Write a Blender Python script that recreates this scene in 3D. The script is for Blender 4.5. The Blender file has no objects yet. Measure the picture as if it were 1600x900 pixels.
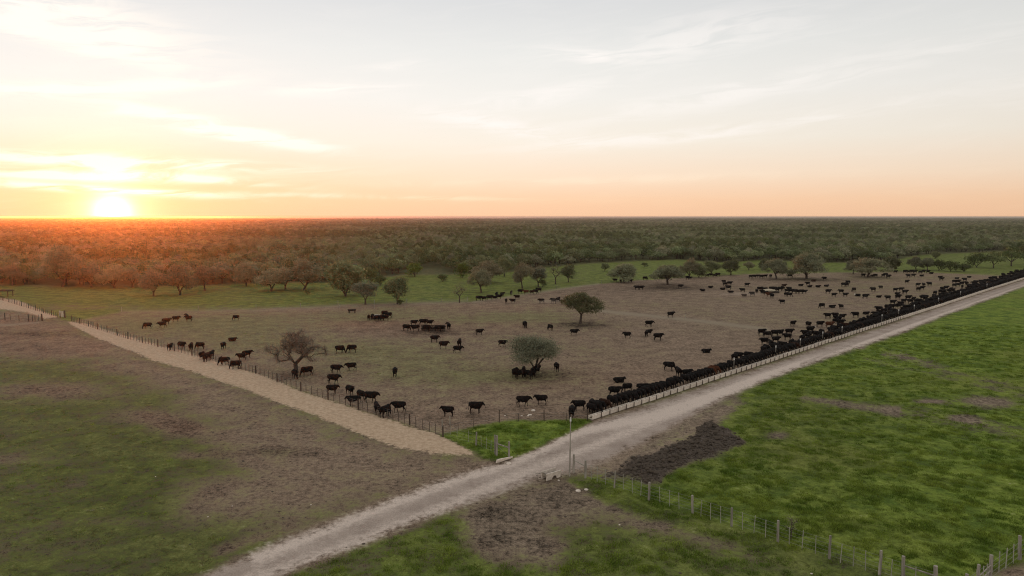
import bpy, math, random
import numpy as np
from mathutils import Vector

random.seed(11)
RNG = np.random.default_rng(11)
scene = bpy.context.scene
C = scene.collection
R = math.radians

# ------------------------------------------------------------------ camera
CAM_H = 25.0
FOC = 24.0 / 36.0 * 1600.0          # focal length in units of the 1600 px wide photograph
PITCH = R(5.98)
cam_d = bpy.data.cameras.new('camera')
cam_d.lens = 24.0
cam_d.sensor_width = 36.0
cam_d.clip_start = 0.5
cam_d.clip_end = 200000.0
cam = bpy.data.objects.new('camera', cam_d)
C.objects.link(cam)
cam.location = (0, 0, CAM_H)
cam.rotation_euler = (R(90) - PITCH, 0, 0)
scene.camera = cam

# ------------------------------------------------------------------ render settings
scene.render.engine = 'CYCLES'
scene.view_settings.view_transform = 'Standard'
scene.view_settings.look = 'None'
scene.view_settings.exposure = 0.1
scene.view_settings.gamma = 1.0
scene.cycles.use_denoising = True
scene.cycles.denoiser = 'OPENIMAGEDENOISE'
scene.cycles.denoising_input_passes = 'RGB_ALBEDO_NORMAL'
scene.cycles.denoising_prefilter = 'NONE'
scene.cycles.filter_width = 1.15
scene.cycles.max_bounces = 5
scene.cycles.diffuse_bounces = 2
scene.cycles.glossy_bounces = 2
scene.cycles.transparent_max_bounces = 8
scene.cycles.volume_bounces = 0
scene.cycles.sample_clamp_indirect = 4.0

# ------------------------------------------------------------------ sun and sky
SUN_AZ = math.atan((180 - 800) / FOC)         # bearing from +Y, negative = left
SUN_EL = R(1.0)
SUN_DIR = Vector((math.sin(SUN_AZ) * math.cos(SUN_EL), math.cos(SUN_AZ) * math.cos(SUN_EL), math.sin(SUN_EL)))
sun_d = bpy.data.lights.new('sun', 'SUN')
sun_d.energy = 2.0
sun_d.angle = R(0.53)
sun_d.color = (1.0, 0.17, 0.02)
sun = bpy.data.objects.new('sun', sun_d)
C.objects.link(sun)
sun.rotation_euler = SUN_DIR.to_track_quat('Z', 'Y').to_euler()
sun.location = (0, 0, 60)


def lin(r, g, b, k=1.0):
    f = lambda c: (c / 12.92 if c <= 0.04045 else ((c + 0.055) / 1.055) ** 2.4)
    return (f(r / 255) * k, f(g / 255) * k, f(b / 255) * k, 1.0)


class NT:
    """tiny helper that writes node maths as expressions"""
    def __init__(s, tree):
        s.t = tree
        s.n = tree.nodes
        s.l = tree.links

    def node(s, typ, **kw):
        n = s.n.new(typ)
        for k, v in kw.items():
            setattr(n, k, v)
        return n

    def put(s, sock, v):
        if isinstance(v, bpy.types.NodeSocket):
            s.l.new(v, sock)
        elif v is not None:
            sock.default_value = v

    def m(s, op, a, b=None, c=None, clamp=False):
        n = s.node('ShaderNodeMath', operation=op, use_clamp=clamp)
        s.put(n.inputs[0], a)
        if b is not None:
            s.put(n.inputs[1], b)
        if c is not None:
            s.put(n.inputs[2], c)
        return n.outputs[0]

    def mix(s, f, a, b, blend='MIX'):
        n = s.node('ShaderNodeMix', data_type='RGBA', blend_type=blend)
        s.put(n.inputs[0], f)
        s.put(n.inputs[6], a)
        s.put(n.inputs[7], b)
        return n.outputs[2]

    def noise(s, vec, scale, detail=3.0, rough=0.55, dist=0.0):
        n = s.node('ShaderNodeTexNoise')
        s.put(n.inputs['Vector'], vec)
        n.inputs['Scale'].default_value = scale
        n.inputs['Detail'].default_value = detail
        n.inputs['Roughness'].default_value = rough
        n.inputs['Distortion'].default_value = dist
        return n.outputs['Fac']

    def ramp(s, f, stops):
        n = s.node('ShaderNodeValToRGB')
        e = n.color_ramp.elements
        while len(e) < len(stops):
            e.new(0.5)
        for i, (p, col) in enumerate(stops):
            e[i].position = p
            e[i].color = col
        s.put(n.inputs[0], f)
        return n.outputs[0]

    def ss(s, x, lo, hi):
        n = s.node('ShaderNodeMapRange', interpolation_type='SMOOTHSTEP')
        s.put(n.inputs[0], x)
        n.inputs[1].default_value = lo
        n.inputs[2].default_value = hi
        return n.outputs[0]

    def vm(s, op, a, b=None, scale=None):
        n = s.node('ShaderNodeVectorMath', operation=op)
        s.put(n.inputs[0], a)
        if b is not None:
            s.put(n.inputs[1], b)
        if scale is not None:
            s.put(n.inputs[3], scale)
        return n

    def grey(s, v):
        n = s.node('ShaderNodeCombineColor')
        for i in range(3):
            s.put(n.inputs[i], v)
        return n.outputs[0]


world = bpy.data.worlds.new('World')
scene.world = world
world.use_nodes = True
W = NT(world.node_tree)
W.n.clear()
tc = W.node('ShaderNodeTexCoord').outputs['Generated']
dirn = W.vm('NORMALIZE', tc).outputs[0]
sep = W.node('ShaderNodeSeparateXYZ')
W.l.new(dirn, sep.inputs[0])
dx, dy, dz = sep.outputs
el = W.m('MULTIPLY', W.m('ARCSINE', dz), 180 / math.pi)          # degrees
az = W.m('MULTIPLY', W.m('ARCTAN2', dx, dy), 180 / math.pi)
elc = W.m('MULTIPLY', W.m('MAXIMUM', el, 0.0), 1 / 90.0)
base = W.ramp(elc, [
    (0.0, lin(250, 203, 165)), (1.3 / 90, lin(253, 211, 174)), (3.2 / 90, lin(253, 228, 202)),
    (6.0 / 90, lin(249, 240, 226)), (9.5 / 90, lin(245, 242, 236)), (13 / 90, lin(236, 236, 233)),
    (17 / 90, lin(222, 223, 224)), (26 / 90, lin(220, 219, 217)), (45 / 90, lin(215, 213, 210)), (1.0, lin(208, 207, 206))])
S = W.node('ShaderNodeCombineXYZ')
for i in range(3):
    S.inputs[i].default_value = (SUN_DIR.x, SUN_DIR.y, math.sin(R(0.25)))[i]
dot = W.vm('DOT_PRODUCT', dirn, S.outputs[0]).outputs['Value']
dot = W.m('MAXIMUM', dot, 0.0)
# side of the sky away from the sun is a little darker and greyer
side = W.m('ADD', W.m('MULTIPLY', dot, 0.26), 0.735)
base = W.mix(1.0, base, W.grey(side), 'MULTIPLY')
# how far from the sun, in degrees, with the glow drawn out sideways
ang = W.m('MULTIPLY', W.m('ARCCOSINE', W.m('MINIMUM', dot, 0.9999999)), 180 / math.pi)
def gauss(x, sd):
    q = W.m('DIVIDE', x, sd)
    return W.m('EXPONENT', W.m('MULTIPLY', W.m('MULTIPLY', q, q), -1.0))
daz = W.m('SUBTRACT', az, math.degrees(SUN_AZ))
flat = W.m('MULTIPLY', gauss(daz, 19.0), gauss(W.m('SUBTRACT', el, 1.0), 3.6))
warm = W.mix(flat, (0, 0, 0, 1), (0.10, 0.03, 0.0, 1))
halo = W.mix(gauss(ang, 6.0), (0, 0, 0, 1), (0.12, 0.13, 0.02, 1))
core2 = W.mix(gauss(ang, 2.3), (0, 0, 0, 1), (0.55, 0.50, 0.28, 1))
core = W.mix(gauss(ang, 1.0), (0, 0, 0, 1), (4.0, 4.0, 3.4, 1))
col = W.mix(W.m('MULTIPLY', flat, 0.55), base, (1.0, 0.64, 0.34, 1))
# cirrus: wind-drawn streaks, each a long soft ellipse broken up by stretched fibres
cmb = W.node('ShaderNodeCombineXYZ')
W.put(cmb.inputs[0], W.m('MULTIPLY', az, 0.10))
W.put(cmb.inputs[1], W.m('ADD', W.m('MULTIPLY', el, 0.55), W.m('MULTIPLY', az, -0.03)))
warp = W.noise(cmb.outputs[0], 0.8, 2.0)
cmb2 = W.node('ShaderNodeCombineXYZ')
W.put(cmb2.inputs[0], W.m('MULTIPLY', az, 0.16))
W.put(cmb2.inputs[1], W.m('ADD', W.m('ADD', W.m('MULTIPLY', el, 1.25), W.m('MULTIPLY', az, -0.10)), W.m('MULTIPLY', warp, 3.4)))
fib = W.noise(cmb2.outputs[0], 1.1, 7.0, 0.62, 0.35)
fibre = W.ss(fib, 0.33, 0.60)
STREAKS = [  # azimuth, elevation, half length, half height (degrees), slope (deg), strength
    (-33.5, 13.6, 7.5, 1.6, -8, 0.75), (-36, 16.3, 6.5, 1.1, 6, .45), (-31.0, 11.9, 6.0, .75, -12, .55),
    (-30.0, 9.0, 7.0, .42, 8, .80), (-35.5, 8.3, 6, .35, 2, .5), (-24.0, 6.9, 6.5, .52, -9, 1.0), (-20.5, 6.1, 5.0, .36, -6, .9),
    (-29.0, 3.9, 11.0, .42, -1, .8), (-33.0, 2.9, 9.0, .30, 0, .75), (-30.5, 1.95, 7.0, .25, -3, .8), (-26.0, 3.0, 7.5, .22, -5, .5),
    (-14.0, 9.9, 5.0, .45, 5, 0.40), (-9.5, 11.9, 3.0, .3, 8, 0.20), (2.0, 9.6, 7.0, .65, 9, 0.30), (-1.0, 7.4, 6.0, .7, -10, 0.36),
    (9.0, 6.1, 9.5, .5, 4, 0.27), (16.0, 9.4, 10.0, .75, 10, 0.24), (13.0, 13.4, 9.0, 1.2, 5, 0.24), (6.5, 12.7, 4.0, .5, -6, 0.25),
    (22.0, 7.2, 9.0, .5, 6, 0.16), (28.0, 10.6, 8.0, .6, 10, 0.11), (-12.0, 1.6, 13.0, .18, -1, .35), (5.0, 2.9, 14.0, .3, 1, .22),
    (52, 10, 12, 1.2, 6, .3), (-56, 11, 10, 1.3, -6, .5), (0, 25, 22, 2.5, 8, .3), (-40, 24, 14, 2.0, -8, .35), (45, 28, 16, 2.2, 5, .2)]
tot = None
for (a0, e0, ra, re_, sl, st) in STREAKS:
    cs, sn = math.cos(R(sl)), math.sin(R(sl))
    u = W.m('SUBTRACT', az, a0)
    v = W.m('SUBTRACT', el, e0)
    p = W.m('MULTIPLY', W.m('ADD', W.m('MULTIPLY', u, cs), W.m('MULTIPLY', v, sn)), 1 / ra)
    q = W.m('MULTIPLY', W.m('SUBTRACT', W.m('MULTIPLY', v, cs), W.m('MULTIPLY', u, sn)), 1 / re_)
    # bend the streak with the slow warp so that its outline is not an ellipse
    q = W.m('ADD', q, W.m('MULTIPLY', W.m('SUBTRACT', warp, 0.5), 2.2))
    r2 = W.m('ADD', W.m('MULTIPLY', p, p), W.m('MULTIPLY', q, q))
    g = W.m('MULTIPLY', W.m('EXPONENT', W.m('MULTIPLY', r2, -1.0)), st * 2.1)
    tot = g if tot is None else W.m('ADD', tot, g)
veil = W.m('MULTIPLY', W.ss(fib, 0.45, 0.8), 0.10)
cl = W.m('ADD', W.m('MULTIPLY', tot, fibre), veil, clamp=True)
cloudcol = W.mix(W.ss(el, 1.0, 7.0), (1.0, 0.80, 0.56, 1), (0.98, 0.93, 0.89, 1))
cloudcol = W.mix(gauss(ang, 14.0), cloudcol, (1.20, 1.08, 0.90, 1))
col = W.mix(W.m('MULTIPLY', cl, W.ss(el, 0.0, 1.2)), col, cloudcol)
for extra in (warm, halo, core2, core):
    col = W.mix(1.0, col, extra, 'ADD')
# below the horizon: nothing but ground lies there
below = W.ss(el, -0.10, -0.03)
col = W.mix(below, (0.10, 0.10, 0.08, 1), col)
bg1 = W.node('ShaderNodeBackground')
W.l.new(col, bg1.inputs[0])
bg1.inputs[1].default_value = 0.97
nish = W.node('ShaderNodeTexSky')
nish.sky_type = 'NISHITA'
nish.sun_disc = False
nish.sun_elevation = SUN_EL
nish.sun_rotation = SUN_AZ
bg2 = W.node('ShaderNodeBackground')
W.l.new(W.mix(1.0, nish.outputs[0], (0.22, 0.16, 0.14, 1), 'MULTIPLY'), bg2.inputs[0])
bg2.inputs[1].default_value = 0.05
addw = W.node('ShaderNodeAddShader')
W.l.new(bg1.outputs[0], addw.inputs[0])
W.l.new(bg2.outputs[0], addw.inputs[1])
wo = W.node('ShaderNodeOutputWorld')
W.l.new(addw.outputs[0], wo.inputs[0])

# ------------------------------------------------------------------ ground geometry helpers
cp, sp = math.cos(PITCH), math.sin(PITCH)


def at(px, py, z=0.0):
    """point of the level ground seen at a pixel of the 1600x900 photograph"""
    X = px - 800.0
    Y = FOC * cp + (450.0 - py) * sp
    Z = -FOC * sp + (450.0 - py) * cp
    t = (z - CAM_H) / Z
    return np.array([X * t, Y * t])


def to_px(x, y, z=0.0):
    zz = z - CAM_H
    f = y * cp - zz * sp
    f = np.maximum(f, 1e-3)
    u = y * sp + zz * cp
    return 800 + FOC * x / f, 450 - FOC * u / f


def ppm(y):
    """pixels per metre (1600 px photograph) at ground distance y"""
    return FOC / (y * cp + CAM_H * sp)


def _hash(i, j, s):
    n = (i * 374761393 + j * 668265263 + s * 2147483647) & 0xffffffff
    n = ((n ^ (n >> 13)) * 1274126177) & 0xffffffff
    return ((n ^ (n >> 16)) & 0xffff) / 65535.0


def vnoise(x, y, s=0):
    x = np.asarray(x, float)
    y = np.asarray(y, float)
    i = np.floor(x).astype(np.int64)
    j = np.floor(y).astype(np.int64)
    fx = x - i
    fy = y - j
    fx = fx * fx * (3 - 2 * fx)
    fy = fy * fy * (3 - 2 * fy)
    a = _hash(i, j, s) * (1 - fx) + _hash(i + 1, j, s) * fx
    b = _hash(i, j + 1, s) * (1 - fx) + _hash(i + 1, j + 1, s) * fx
    return a * (1 - fy) + b * fy


def fbm(x, y, s=0, o=3):
    t = 0
    a = 0.5
    for k in range(o):
        t = t + a * vnoise(x * 2 ** k + 17 * k, y * 2 ** k - 9 * k, s + k)
        a *= 0.5
    return t / (1 - 0.5 ** o)


def sdf(poly, px, py):
    """signed distance in photo pixels, positive inside"""
    P = np.array(poly, float)
    d = np.full(px.shape, 1e9)
    inside = np.zeros(px.shape, bool)
    n = len(P)
    for k in range(n):
        ax, ay = P[k]
        bx, by = P[(k + 1) % n]
        ex, ey = bx - ax, by - ay
        L = ex * ex + ey * ey + 1e-9
        t = np.clip(((px - ax) * ex + (py - ay) * ey) / L, 0, 1)
        d = np.minimum(d, (px - ax - ex * t) ** 2 + (py - ay - ey * t) ** 2)
        cond = (ay > py) != (by > py)
        xs = ax + (py - ay) * ex / (ey if abs(ey) > 1e-9 else 1e-9)
        inside ^= cond & (px < xs)
    d = np.sqrt(d)
    return np.where(inside, d, -d)


def soft(poly, px, py, w):
    w = w * np.clip((py - 337) / 250.0, 0.15, 1.5)
    return np.clip(0.5 + sdf(poly, px, py) / w, 0, 1)


def line_d(pts, px, py):
    d = np.full(px.shape, 1e9)
    for (ax, ay), (bx, by) in zip(pts[:-1], pts[1:]):
        ex, ey = bx - ax, by - ay
        t = np.clip(((px - ax) * ex + (py - ay) * ey) / (ex * ex + ey * ey), 0, 1)
        d = np.minimum(d, (px - ax - ex * t) ** 2 + (py - ay - ey * t) ** 2)
    return np.sqrt(d)


def stroke(pts, px, py, w):
    ww = w * np.clip((py - 337) / 250.0, 0.05, 2.0)
    return np.exp(-(line_d(pts, px, py) / ww) ** 2)


def blob(px, py, cx, cy, rx, ry, a=1.0, ang=0.0):
    c, s = math.cos(R(ang)), math.sin(R(ang))
    u = (px - cx) * c + (py - cy) * s
    v = -(px - cx) * s + (py - cy) * c
    return a * np.exp(-((u / rx) ** 2 + (v / ry) ** 2))


# regions of the ground
PEN = [(112, 503), (150, 494), (190, 487), (310, 485), (400, 483), (505, 480), (540, 475), (640, 474), (730, 471), (800, 463),
       (870, 451), (940, 443), (1010, 437), (1100, 430), (1200, 427), (1340, 425), (1400, 424), (1480, 426), (1560, 429), (1640, 420),
       (1640, 423), (1600, 436), (920, 656), (800, 659), (740, 668), (690, 681), (640, 664), (560, 640), (470, 610), (400, 584), (300, 556), (200, 530)]
TRI = [(684, 682), (740, 668), (800, 659), (920, 656), (925, 660), (860, 690), (815, 711), (780, 724), (748, 710), (715, 694)]
STRAW = [(104, 502), (135, 505), (180, 521), (300, 553), (400, 584), (470, 611), (560, 640), (690, 681), (748, 708), (735, 713), (680, 708),
         (620, 699), (560, 676), (470, 642), (400, 616), (330, 591), (240, 563), (160, 532), (118, 512)]
STRAW2 = [(-300, 452), (-40, 460), (0, 465), (30, 470), (60, 484), (90, 495), (70, 498), (45, 489), (0, 483), (-300, 470)]
ROADP = [(240, 934), (325, 898), (450, 842), (600, 786), (700, 748), (770, 728), (815, 712), (860, 690), (925, 661), (1000, 639), (1100, 606),
         (1200, 572), (1300, 539), (1400, 505), (1500, 470), (1600, 438), (1700, 406), (1700, 418), (1600, 447), (1500, 483), (1400, 522), (1280, 562),
         (1200, 592), (1130, 622), (1080, 648), (1000, 692), (950, 716), (890, 738), (830, 748), (750, 778), (650, 815), (580, 842), (500, 872), (440, 897), (360, 934)]
RIGHT = [(895, 737), (960, 735), (1000, 700), (1080, 652), (1130, 624), (1200, 594), (1280, 564), (1400, 524), (1500, 485), (1600, 449), (1900, 360),
         (2600, 420), (2600, 1300), (1640, 1000), (1650, 850), (1600, 868), (1510, 905), (1440, 905), (1280, 868), (1100, 815), (1000, 787), (900, 752), (884, 742)]
MUD = [(1110, 655), (1140, 668), (1165, 690), (1145, 702), (1110, 715), (1085, 722), (1050, 745), (1040, 757), (1015, 757), (985, 745), (940, 742),
       (960, 735), (990, 718), (1040, 695), (1070, 690), (1092, 672)]
DIRT_L = [(-400, 480), (0, 484), (45, 490), (90, 498), (118, 512), (240, 563), (330, 591), (470, 642), (560, 676), (620, 699), (700, 712), (760, 710), (815, 712),
          (770, 730), (700, 748), (600, 786), (540, 800), (470, 812), (400, 815), (330, 812), (270, 800), (290, 765), (370, 735), (360, 700), (330, 672),
          (300, 640), (250, 605), (190, 575), (120, 548), (0, 540), (-400, 530)]
DIRT_B = [(890, 742), (830, 750), (750, 780), (730, 800), (720, 835), (770, 870), (860, 880), (870, 850), (850, 820), (960, 800), (1060, 830),
          (1200, 862), (1330, 900), (1400, 930), (1480, 930), (1330, 892), (1210, 855), (1080, 815), (970, 785), (920, 765)]
PAST = [(-400, 452), (0, 447), (200, 449), (400, 443), (520, 442), (640, 430), (780, 427), (900, 413), (1060, 405), (1200, 407), (1280, 411), (1380, 409),
        (1440, 397), (1600, 392), (2000, 385), (2000, 410), (1640, 422), (1560, 430), (1400, 424), (1200, 427), (1010, 437), (940, 443), (800, 463), (730, 471),
        (540, 475), (400, 483), (190, 487), (110, 503), (70, 487), (20, 466), (-400, 455)]
# open parkland left of the forest: the line the forest starts at, in photo pixels
FOREST_LINE = [(-900, 440), (0, 444), (110, 447), (200, 447), (330, 446), (430, 440), (520, 441), (590, 432), (640, 428), (700, 429), (780, 426), (830, 420), (900, 412),
               (1000, 407), (1060, 405), (1120, 410), (1200, 405), (1280, 410), (1380, 408), (1440, 398), (1500, 395), (1600, 391), (2500, 380)]


def forest_line(px):
    return np.interp(px, [p[0] for p in FOREST_LINE], [p[1] for p in FOREST_LINE])


def region_maps(x, y):
    px, py = to_px(x, y)
    front = y > 5
    px = np.where(front, px, 5000.0)
    py = np.where(front, py, 5000.0)
    # roughen every outline a little
    wob = np.clip((py - 337) / 200, 0.05, 1.6)
    wx = (fbm(x / 5.0, y / 5.0, 3) - .5) * 22 * wob
    wy = (fbm(x / 5.0, y / 5.0, 7) - .5) * 11 * wob
    qx, qy = px + wx, py + wy
    sx, sy = px + wx * .25, py + wy * .25
    A = {}
    pen = soft(PEN, sx, sy, 6)
    tri = soft(TRI, sx, sy, 7)
    road = np.clip(0.5 + sdf(ROADP, sx, sy) / (16 * np.clip((py - 337) / 250.0, 0.08, 1.6)), 0, 1)
    straw = np.maximum(soft(STRAW, px + wx * .35, py + wy * .35, 7), soft(STRAW2, sx, sy, 9))
    right = soft(RIGHT, sx, sy, 14)
    mud = soft(MUD, qx, qy, 12)
    dl = soft(DIRT_L, qx, qy, 46)
    db = soft(DIRT_B, qx, qy, 30)
    past = soft(PAST, sx, sy, 6)
    forest = np.clip((forest_line(px) - py) / 3 + .5, 0, 1) * (py > 300)
    g = np.full(x.shape, 0.74)
    v = np.full(x.shape, 0.12)
    k = np.full(x.shape, 0.30)
    b = np.full(x.shape, 0.5)                # dirt brightness
    # bottom strip right of the road: darker, greener grass
    low = soft([(440, 900), (500, 872), (650, 815), (760, 780), (740, 830), (800, 870), (900, 850), (1000, 820), (1300, 900), (1300, 1200), (300, 1200)], qx, qy, 40)
    g = g * (1 - low) + 0.80 * low
    v = v * (1 - low) + 0.42 * low
    # patches of bare brown earth in the near left grass
    bare = (blob(px, py, 395, 845, 70, 9, .55, -18) + blob(px, py, 300, 712, 50, 7, .5) + blob(px, py, 75, 610, 90, 12, .7) + blob(px, py, 250, 655, 70, 14, .8, 8) + blob(px, py, 290, 672, 50, 9, .8)
            + blob(px, py, 350, 775, 75, 26, .8, -5) + blob(px, py, 380, 700, 70, 22, .6, 15) + blob(px, py, 170, 575, 60, 8, .5)
            + blob(px, py, 60, 540, 130, 18, .8) + blob(px, py, 20, 720, 60, 8, .3) + blob(px, py, 170, 815, 80, 9, .25))
    g = g - bare * .75
    k = k + bare * .35
    b = b - bare * .28
    # left dirt
    g = g * (1 - dl) + 0.26 * dl
    b = b * (1 - dl) + .47 * dl - dl * (blob(px, py, 430, 706, 45, 7, .35) + blob(px, py, 60, 522, 70, 5, .25) + blob(px, py, 60, 500, 50, 4, .2))
    k = k * (1 - dl) + (.30 + blob(px, py, 0, 520, 260, 60, .5)) * dl
    g = g * (1 - db) + 0.10 * db
    b = b * (1 - db) + (.30) * db
    k = k * (1 - db) + .05 * db
    # pen: brown, worn, with thin grass in places
    gp = 0.38 + 1.15 * (blob(px, py, 250, 505, 190, 16, .34) + blob(px, py, 420, 530, 170, 26, .20) + blob(px, py, 640, 495, 160, 10, .22)
                 + blob(px, py, 640, 565, 150, 24, .24) + blob(px, py, 760, 590, 120, 14, .22) + blob(px, py, 620, 595, 60, 10, .16)
                 + blob(px, py, 820, 498, 80, 8, .22) + blob(px, py, 1250, 450, 300, 10, .10) - blob(px, py, 1150, 560, 260, 60, .22)
                 - blob(px, py, 1000, 450, 300, 22, .25) - blob(px, py, 640, 515, 130, 10, .34) - blob(px, py, 480, 520, 60, 8, .1) - blob(px, py, 780, 650, 300, 20, .3)
                 + blob(px, py, 560, 545, 90, 10, .1))
    kp = 0.40 + (blob(px, py, 640, 505, 150, 14, .45) + blob(px, py, 540, 505, 60, 9, .4) + blob(px, py, 820, 500, 60, 22, .3) + blob(px, py, 640, 480, 300, 5, .3)
                 + blob(px, py, 300, 492, 300, 8, .35) - blob(px, py, 1200, 500, 300, 60, .15) + blob(px, py, 870, 590, 140, 20, .25))
    bp = 0.46 + .05 * np.clip((700 - px) / 400, 0, 1) + (blob(px, py, 640, 515, 130, 10, -.12) + blob(px, py, 905, 508, 38, 5.5, -.42) + blob(px, py, 850, 586, 55, 9, -.30) + blob(px, py, 1045, 450, 55, 3.5, -.35)  # dark blobs under the trees: their shade painted into the earth
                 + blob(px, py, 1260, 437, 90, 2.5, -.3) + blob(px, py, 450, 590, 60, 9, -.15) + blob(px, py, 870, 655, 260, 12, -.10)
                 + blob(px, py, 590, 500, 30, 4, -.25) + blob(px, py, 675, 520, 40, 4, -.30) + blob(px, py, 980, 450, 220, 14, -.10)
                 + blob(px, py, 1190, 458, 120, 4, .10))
    g = g * (1 - pen) + gp * pen
    k = k * (1 - pen) + kp * pen
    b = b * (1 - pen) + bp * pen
    v = v * (1 - pen) + 0.05 * pen
    # pasture behind
    gr = .86 + blob(px, py, 200, 480, 260, 4, -.2)
    g = g * (1 - past) + gr * past
    v = v * (1 - past) + (.56 + blob(px, py, 300, 455, 400, 9, -.12) - blob(px, py, 100, 478, 200, 10, .15) + blob(px, py, 1250, 412, 400, 8, .05)) * past
    edge = stroke([(190, 487), (400, 484), (520, 479), (640, 474), (730, 470)], px, py, 6)
    # right field
    vr = 0.92 - blob(px, py, 1000, 780, 300, 70, .25) - blob(px, py, 1230, 690, 190, 60, .38) - blob(px, py, 1280, 630, 200, 40, .28) + blob(px, py, 1500, 500, 200, 60, .08)
    g = g * (1 - right) + 0.97 * right
    v = v * (1 - right) + vr * right
    bare2 = (stroke([(1385, 553), (1420, 560), (1480, 580), (1540, 594), (1700, 625)], px, py, 9) * .42 + blob(px, py, 1455, 627, 24, 4, .8, 3) + blob(px, py, 1548, 628, 48, 9, .85, 4)
             + blob(px, py, 1510, 656, 22, 5, .6, 8) + stroke([(1255, 622), (1330, 634), (1400, 642)], px, py, 7) * .55 + blob(px, py, 1217, 680, 22, 9, .6)
             + blob(px, py, 1345, 543, 8, 5, .75) + blob(px, py, 1120, 645, 60, 14, .45, -20) + stroke([(1390, 642), (1500, 655), (1650, 690)], px, py, 10) * .25
             + stroke([(1350, 560), (1480, 592), (1700, 640)], px, py, 4) * .3)
    g = np.where(right > 0.02, g - bare2 * 1.15 * right, g)
    b = b * (1 - right) + (.36) * right
    k = np.where(right > .5, .0, k)
    g = g * (1 - tri) + 1.0 * tri
    v = v * (1 - tri) + 0.95 * tri
    # verge outside the lower right fence
    verge = soft([(890, 742), (960, 764), (1080, 800), (1210, 846), (1380, 893), (1440, 925), (1400, 935), (1200, 872), (1080, 830), (1000, 800), (930, 775)], qx, qy, 12)
    g = g * (1 - verge) + .85 * verge
    v = v * (1 - verge) + .35 * verge
    rt = soft([(1470, 925), (1540, 905), (1600, 880), (1700, 850), (1700, 1100), (1400, 1100)], qx, qy, 14)
    g = g * (1 - rt) + .3 * rt
    # mixed edges between road and field below the junction
    spill = soft([(900, 735), (960, 712), (1080, 655), (1150, 625), (1130, 650), (1075, 690), (1000, 720), (960, 736), (915, 745)], qx, qy, 34)
    g = g * (1 - spill * .95) + .0
    b = b * (1 - spill) + .55 * spill
    k = k * (1 - spill) + .1 * spill
    # forest floor
    g = g * (1 - forest) + .6 * forest
    v = v * (1 - forest) + .15 * forest
    b = b * (1 - forest) + .2 * forest
    road = road * (1 - tri)
    straw = straw * (1 - .98 * tri)
    g = g * (1 - road)
    g = g * (1 - mud * .95)
    track = (stroke([(400, 872), (600, 790), (720, 745), (800, 722), (850, 700), (905, 675), (1000, 655), (1100, 622), (1200, 585), (1350, 535), (1500, 480), (1620, 440)], px, py, 6)
             + .7 * stroke([(330, 925), (520, 862), (660, 806), (760, 762), (880, 715), (1000, 668), (1100, 628), (1220, 583), (1400, 518), (1620, 441)], px, py, 6)
             + .6 * stroke([(925, 668), (1080, 618), (1200, 577), (1400, 509), (1620, 435)], px, py, 3))
    scruff = stroke([(930, 663), (1100, 609), (1300, 542), (1600, 440)], px, py, 4)
    crease = stroke([(1000, 662), (1150, 607), (1300, 550), (1420, 507), (1560, 458), (1640, 431)], px, py, 3) * (px > 1250)
    pale = stroke([(940, 486), (1000, 492), (1080, 500), (1140, 507), (1200, 515)], px, py, 4.0) * pen * 1.0 + edge * .35 * (1 - forest) \
        + stroke([(740, 472), (800, 463), (870, 452), (935, 444)], px, py, 3.5) * .6 + stroke([(-40, 509), (20, 507), (60, 504)], px, py, 2.2) * .9
    A['grass'] = g
    A['dry'] = np.clip(pen * .85 + dl * .5 + .06 + .30 * past + .5 * (fbm(x / 14, y / 5, 88, 2) - .5) + .38 * np.clip((690 - py) / 120, 0, 1) * (px < 700) * (1 - past), 0, 1)
    A['vivid'] = v
    A['road'] = np.clip(road, 0, 1)
    A['straw'] = np.clip(straw, 0, 1)
    A['mud'] = mud
    A['red'] = k
    A['bright'] = b
    A['track'] = np.clip(track, 0, 1.2) - .6 * scruff - .8 * crease
    A['pale'] = np.clip(pale, 0, 1)
    A['forest'] = forest
    masks = dict(pen=pen, tri=tri, road=road, straw=straw, mud=mud, right=right, past=past)
    # relief, in metres
    near = np.clip(1 - (y - 140) / 200.0, 0, 1)
    lump = (fbm(x / 1.3, y / 1.0, 21, 3) - .5)
    big = (fbm(x / 6, y / 6, 31, 2) - .5)
    amp = np.clip(.11 + .20 * right * np.clip(vr, 0, 1) * (1 - mud) + .22 * tri, 0, .6)
    amp = amp * (1 - .8 * np.clip(road, 0, 1)) * (1 - .85 * straw)
    h = near * (lump * amp + big * .14 * (1 - road) * (1 - straw))
    h = h + near * mud * (.16 + .75 * np.abs(fbm(x / 1.1, y / .9, 55, 3) - .5) * 2)
    h = h + near * straw * .06
    h = np.where(y > 5, h, 0)
    return A, masks, h


def ground_z(x, y):
    a, m, h = region_maps(np.array([float(x)]), np.array([float(y)]))
    return float(h[0])


# ------------------------------------------------------------------ materials
def new_mat(name):
    m = bpy.data.materials.new(name)
    m.use_nodes = True
    t = NT(m.node_tree)
    t.n.clear()
    out = t.node('ShaderNodeOutputMaterial')
    b = t.node('ShaderNodeBsdfPrincipled')
    t.l.new(b.outputs[0], out.inputs[0])
    b.inputs['Roughness'].default_value = 0.9
    b.inputs['Specular IOR Level'].default_value = 0.15
    return m, t, b


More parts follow.
